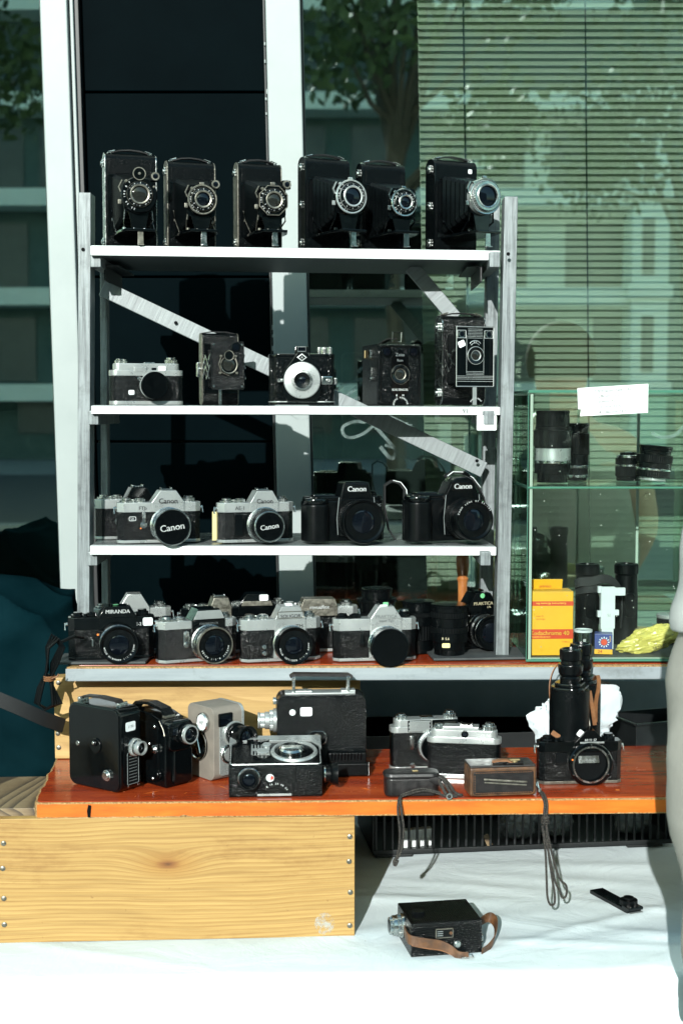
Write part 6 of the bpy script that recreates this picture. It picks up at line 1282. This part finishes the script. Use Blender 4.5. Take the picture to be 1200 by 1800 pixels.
simple('bar', 'black_paint', T, lambda m: (m.box(-16, 0, 4, 112, 27, 7, 1.4), m.box(34, 0, 9, 22, 28, 5, 1.2))); simple('thumb_wheel', 'black_plastic', T, lambda m: (m.cyl(15, 8, (20, 2, 10), kn=(36, .7)), m.cyl(9, 4, (20, 2, 18)))); simple('bracket_foot', 'satin', T, lambda m: m.box(44, 0, 2, 6, 26, 3, .6)); simple('screw', 'chrome', T, lambda m: [m.cyl(1.6, 1, (40, y, 11.4)) for y in (-8, 8)])

# ---------------------------------------------------------------- glass display case on the upper board
DY = 2.44; z0 = ZT+.002; zm = at(1000, 857, DY).z; z1 = at(1000, 690, DY).z
xl = on(925, DY, z0).x; xr = xl+.52; yb = DY+.235
D = thing('glass_case', 'small two-level glass display case with dusty panes beside the shelf unit', 'display case', (xl, DY, z0), 0.6)
hh = (z1-z0)*1000; hm = (zm-z0)*1000; ww = (xr-xl)*1000; dd = (yb-DY)*1000; pt_ = 4
def pane(nm, x, y, z, sx, sy, sz, edges=()):
    o = simple(nm, 'case_glass', D, lambda m: m.box(x, y, z, sx, sy, sz))
    return o
pane('front_pane', ww/2, 2, hh/2, ww, pt_, hh); pane('back_pane', ww*.73, dd-2, hh/2, ww*.54, pt_, hh); pane('side_pane', 2, dd/2+1, hh/2, pt_, dd-9, hh-9); pane('side_pane', ww-2, dd/2, hh/2, pt_, dd-9, hh-9); pane('top_pane', ww/2, dd/2, hh+2.2, ww, dd, pt_); pane('shelf_pane', ww/2, dd/2+1, hm, ww-10, dd-12, pt_+1)
def f(m):
    m.box(ww/2, -.1, hh+2.2, ww+1, 1, pt_+.6, .3); m.box(ww/2, -.6, hm, ww, 1.4, 3.2, .4); m.box(-.6, 2, hh/2, 1.2, pt_+.8, hh, .3)
    m.box(-.6, dd/2, hh+2.2, 1, dd, pt_+.6, .3); m.box(-.6, dd/2, hm, 1, dd-8, 5.4, .3); m.box(ww/2, -.3, 2, ww, 1, 4, .3)
simple('pane_edge', 'glass_edge', D, f)
def f(m):
    m.box(5.4, 3.4, hh/2, 5, 2.4, hh-4, .5); m.box(ww*.46, dd-3, hh/2, 5, 5, hh-2, .6); m.box(-.4, dd-3, hh/2, 1.6, 5, hh, .4); m.box(ww/2, 5.2, 4.8, ww-6, 2, 2.4, .4)
simple('silicone_seam', 'frosted_edge', D, f)
simple('base_pane', 'slate', D, lambda m: m.box(ww/2, dd/2, 2.2, ww-10, dd-12, 3.6, .4))
zs_ = zm+.0042; zb_ = z0+.0046
def inn(px, Y, z): return on(px, Y, z)
upright('tall lens with a broad satin metal band on the middle level of the glass case', inn(970, 2.54, zs_), [(16, 27, BK), (18, 32, BK, 40, .6), (5, 33, 'chrome'), (22, 32.6, 'satin'), (4, 32.4, BK), (28, 34, BK), (6, 31, KR), (20, 30, BK), (4, 29, BK)], True)
upright('slim black zoom lens behind the satin banded lens in the glass case', inn(1014, 2.60, zs_), [(6, 17, BK), (5, 20, 'chrome'), (12, 19, KR, 40, .5), (5, 21, 'chrome'), (20, 20, BK), (38, 21, KR, 40, .6), (10, 19, BK), (4, 20, BK)], True)
upright('short black lens with two silver bands, left of the tilted lens in the glass case', inn(1104, 2.60, zs_), [(8, 22, BK), (18, 24, KR, 40, .6), (4, 24, 'chrome'), (12, 24, BK), (5, 22, 'chrome'), (5, 16, BK)], False)
upright('wide short tilted black lens with one silver band in the glass case', inn(1146, 2.545, zs_)+Vector((0, 0, .003)), [(6, 24, 'satin'), (12, 30, KR, 44, .6), (4, 32, 'chrome'), (10, 31, BK), (14, 32, KR, 50, .6), (8, 28, BK), (4, 29, BK)], True, tilt=(0, 5))
ps = thing('price_note', 'white handwritten price note taped to the top of the glass case', 'note', at(1080, 704, DY-.002), 0, None, (0, -2.5))
simple('sheet', 'paper', ps, lambda m: (m.fp([(-60, -24), (56, -23), (58, 26), (-63, 24), (-63, -12), (-58, -12)], 0, -.5)))
for k, s_ in enumerate(('Optiques NIKON', '28mm f3.5', '50mm f2', '135mm f3.5', '43-86mm f3.5')): text(ps, s_, 8.6, (-2, -10, -14, -10, -4)[k], -.7, 18-9.2*k, 'dark_ink', 'lettering', bold=.012)
# lower level
fb = thing('film_box', 'big yellow film carton with an orange band, in the lower left of the glass case', 'box', inn(967, 2.475, zb_), 2)
simple('carton', 'film_yellow', fb, lambda m: (m.box(0, 26, 56, 79, 52, 112, 1.2))); fl_ = simple('lid_flap', 'film_yellow', fb, lambda m: (m.box(-6, 40, 116, 66, 3, 30, .5, rot=(14, 0, 0)), m.box(0, 24, 112.6, 78, 48, 1.5, .4)))
simple('printed_band', 'film_orange', fb, lambda m: (m.box(0, 0, 38, 79.6, .8, 17, .1), m.box(0, 0, 92, 79.6, .8, 8, .1))); text(fb, 'Kodachrome 40', 10.6, -2, -.8, 40, 'film_orange_text', bold=.016); text(fb, 'COLOR MOVIE FILM', 3.6, -17, -.8, 33, 'film_orange_text'); text(fb, 'TYPE A', 4.4, 27, -.4, 24, 'film_orange'); text(fb, 'super 8', 4.4, -20, -.4, 70, 'film_orange'); text(fb, 'cartridge', 4.4, -18, -.4, 65, 'film_orange'); text(fb, 'Kodachrome 40 movie film', 4.8, 0, -.8, 92, 'film_orange_text', roll=180); text(fl_, '15m', 4.6, 0, 33.6, 110, 'film_orange', roll=180); text(fl_, 'KMA464P', 5.2, -4, 36, 118, 'film_orange', roll=180)
wc = thing('film_box', 'second yellow film carton seen through the left side of the glass case', 'box', inn(936, 2.60, zb_), 12); simple('carton', 'film_yellow', wc, lambda m: m.box(0, 0, 54, 30, 60, 108, 1)); simple('printed_band', 'film_orange', wc, lambda m: m.box(0, -30, 40, 30.4, .8, 14, .1))
bb = thing('binoculars', 'black compact binoculars standing on end inside the lower part of the glass case', 'binoculars', inn(1060, 2.60, zb_), 8)
for k, bx in enumerate((-32, 42)):
    t = simple('barrel', 'black_rubber', bb, lambda m: (m.lat([(10, 0), (22, 0), (23, 2), (23, 22), (21.5, 26), (21.5, 84), (22, 88), (21, 92)] + [(20, 128), (22, 131), (22, 146), (20, 149), (14, 149), (12, 143)], (bx, 0, 0), 'z', 36), m.fp(rr(18, 46, 7, bx, 74), -18, -23.5, 2)))
simple('bridge', 'black_plastic', bb, lambda m: (m.box(4, 0, 62, 52, 16, 50, 5), m.cyl(10, 22, (5, 0, 88), kn=(26, .6))))
simple('neck_strap', 'webbing', bb, lambda m: (m.rib(cord([(-58, -10, 112), (-54, -22, 118), (-32, -26, 120), (-8, -26, 124), (12, -24, 116), (24, -24, 98), (26, -24, 70), (24, -24, 40)], 3), (0, .2, 1), 16, 3), m.rib(cord([(-56, -8, 100), (-46, -22, 104), (-34, -26, 106), (-14, -24, 106)], 3), (0, .2, 1), 14, 3)))
ww_ = thing('carton', 'white folded carton with cut-outs leaning on the compact binoculars in the glass case', 'box', inn(1066, 2.545, zb_), 6)
simple('carton', 'carton_white', ww_, lambda m: (m.box(0, 0, 75, 26, 10, 76, .6), m.box(18, 0, 104, 28, 8, 14, .6), m.box(12, 1, 66, 18, 8, 10, .6), m.box(-14, 1, 108, 8, 8, 12, .6), m.box(-14, 1, 64, 8, 8, 12, .6), m.box(0, 0, 18.5, 22, 8, 37, .5))); text(ww_, '75', 7, 2, -5.2, 62, 'grey_ink', roll=180)
bx_ = thing('film_box', 'small blue film box with an orange 24 on it inside the glass case', 'box', inn(1060, 2.485, zb_), -10)
simple('carton', 'carton_blue', bx_, lambda m: (m.box(0, 14, 18.5, 31, 28, 36, .8))); simple('printed_band', 'film_yellow', bx_, lambda m: m.box(0, -.2, 5, 31.4, .8, 8.6, .1)); simple('printed_disc', 'film_orange', bx_, lambda m: m.lat([(5.6, 0), (5.6, .8), (0, .8)], (1, .2, 22))); simple('printed_rays', 'sticker', bx_, lambda m: [m.box(1+8*math.cos(k*.5236), 0, 22+8*math.sin(k*.5236), 1.4, .6, 3, .1, rot=(0, 90-math.degrees(k*.5236), 0)) for k in range(12)]); text(bx_, '24', 8, -6, -.8, 5.2, 'film_orange', bold=.02); text(bx_, 'color', 5, 12, -.3, 28, 'film_yellow', roll=-90)
cc = thing('film_canister', 'clear plastic film canister beside the yellow film carton in the glass case', 'canister', inn(1024, 2.49, zb_), 0); simple('tub', 'clear_film', cc, lambda m: m.lat([(0, 0), (14, 0), (15, 2), (15.4, 42), (14.6, 42), (14, 3), (0, 3)], ax='z', seg=32)); simple('film_cartridge', 'black_plastic', cc, lambda m: (m.cyl(12.4, 30, (0, 0, 4)), m.cyl(3.4, 8, (0, 0, 33)))); simple('rim', 'carton_white', cc, lambda m: m.lat([(15, 40), (16.2, 40), (16.2, 44), (15, 44)], ax='z', seg=32)); text(cc, '200', 7, 0, -15.8, 24, 'white_ink', roll=90)
fy = bag('foil_bag', 'crumpled yellow foil bag at the right of the lower level of the glass case', 'bag', inn(1143, 2.51, zb_)+Vector((0, 0, .022)), (.052, .022, .02), 9, 'foil_yellow', lobes=[((-1, 0, -.3), .2, .7), ((1, 0, .7), .25, .8)], amp=.22); fy.rotation_euler = (0, R(-14), 0)
mb = MB(); 
put_text(mb, '24 23 90', 7, 8, -26.5, -10, roll=4); mb.build('lettering', 'dark_ink', fy)
tn = thing('film_tin', 'small silver tin with an orange label behind the yellow foil bag in the glass case', 'tin', inn(1128, 2.60, zb_), 0); simple('tin', 'brass_worn', tn, lambda m: m.cyl(20, 30, (0, 0, 0), 'z', b=2)); simple('label_band', 'film_orange', tn, lambda m: m.box(-6, -19.4, 16, 12, 2, 14, .3))
t2 = thing('film_tin', 'round black tin standing at the far right behind the yellow foil bag', 'tin', inn(1176, 2.615, zb_), 0); simple('tin', 'black_plastic', t2, lambda m: m.cyl(24, 46, (0, 0, 0), 'z', b=2)); simple('tin_lid', 'satin', t2, lambda m: m.cyl(24.6, 8, (0, 0, 46), 'z', b=1.5))

# ---------------------------------------------------------------- person at the right edge, seen as a strip of sleeve and trousers
PY = 1.80; pb = at(1205, 1330, PY)
pp = (pb.x+.21, PY)
def person():
    V = [(0, 0, .98), (0, .0, 1.12), (0, .01, 1.30), (0, .01, 1.46), (0, 0, 1.55), (0, -.02, 1.62), (0, -.03, 1.72),
         (-.14, .0, 1.43), (-.165, .02, 1.27), (-.09, -.18, 1.18), (.20, 0, 1.44), (.25, .03, 1.20), (.20, -.12, 1.02),
         (-.10, 0, .90), (-.085, -.02, .50), (-.085, .04, .09), (-.085, -.10, .04), (.10, 0, .90), (.085, -.02, .50), (.085, .04, .09), (.085, -.10, .04), (-.05, -.24, 1.17), (.18, -.2, .97)]
    E_ = [(0, 1), (1, 2), (2, 3), (3, 4), (4, 5), (5, 6), (3, 7), (7, 8), (8, 9), (3, 10), (10, 11), (11, 12), (0, 13), (13, 14), (14, 15), (15, 16), (0, 17), (17, 18), (18, 19), (19, 20), (9, 21), (12, 22)]
    rad = [.145, .135, .15, .10, .055, .085, .095, .062, .046, .034, .062, .046, .034, .09, .06, .042, .035, .09, .06, .042, .035, .03, .03]
    me = bpy.data.meshes.new('person'); me.from_pydata(V, E_, []); o = bpy.data.objects.new('person', me); C.objects.link(o)
    o.modifiers.new('skin', 'SKIN'); sk = me.skin_vertices[0].data
    for i, r in enumerate(rad): sk[i].radius = (r, r*.8 if i < 4 else r)
    sk[0].use_root = True; ss = o.modifiers.new('sub', 'SUBSURF'); ss.levels = 2; ss.render_levels = 2
    dg = bpy.context.evaluated_depsgraph_get(); m2 = bpy.data.meshes.new_from_object(o.evaluated_get(dg)); o.modifiers.clear(); o.data = m2; m2.materials.clear(); m2.materials.append(MATS['skin'])
    for p in m2.polygons: p.use_smooth = True
    return o
pe = person(); pe.location = (pp[0], pp[1], 0); tag(pe, 'person in a pale grey sleeve and grey trousers standing at the right edge', 'person')
def loft(rings, n=28, seed=0, wr=.004):
    m = MB(1)
    def f(u, v):
        k = v*(len(rings)-1); i = min(int(k), len(rings)-2); t = k-i; A, B = rings[i], rings[i+1]; q = [A[j]*(1-t)+B[j]*t for j in range(5)]
        a = u*2*math.pi; s = 1+wr*8*nz.noise(Vector((math.cos(a)*2, math.sin(a)*2, v*9+seed)))
        return Vector((q[0]+q[3]*math.cos(a)*s, q[1]+q[4]*math.sin(a)*s, q[2]))
    m.grid(n, (len(rings)-1)*6, f); bmesh.ops.remove_doubles(m.bm, verts=m.bm.verts[:], dist=1e-5); return m
loft([(0, 0, .74, .19, .15), (0, 0, .82, .20, .155), (0, 0, .95, .22, .16), (0, 0, 1.10, .236, .165), (0, 0, 1.2, .226, .16), (0, .01, 1.32, .20, .15), (0, .01, 1.42, .16, .13), (0, .01, 1.49, .10, .09)], 60, 1, .009).build('coat', 'coat_grey', pe, ang=80)
for s in (-1, 1): loft([(s*.085, .03, .07, .085, .10), (s*.085, 0, .5, .092, .11), (s*.085, 0, .80, .10, .13), (s*.08, 0, .93, .12, .14)], 28, s+3).build('trouser_leg', 'trouser_grey', pe, ang=80)
def f(m): m.tube(cord([(-.105, .01, 1.44), (-.135, .01, 1.39), (-.140, .015, 1.33), (-.145, .02, 1.285), (-.145, .02, 1.268)], 4), [.07, .074, .078, .08, .08, .08, .08, .08, .079, .078, .078, .077, .077, .078, .08, .082, .083, .083, .082, .08, .07][:21], 18)
m = MB(1); f(m); m.build('sleeve', 'shirt_grey', pe, ang=80)
m = MB(1); m.grid(24, 16, lambda u, v: Vector((.105*math.cos(u*6.283)*math.cos((v-.25)*1.9), -.025+.115*math.sin(u*6.283)*math.cos((v-.25)*1.9), 1.70+.115*math.sin((v-.25)*1.9)))); m.build('hair', 'hair', pe, ang=80)
for s in (-1, 1): m = MB(1); m.box(s*.09, -.06, .045, .10, .27, .09, .03, 3); m.build('shoe', 'black_rubber', pe)
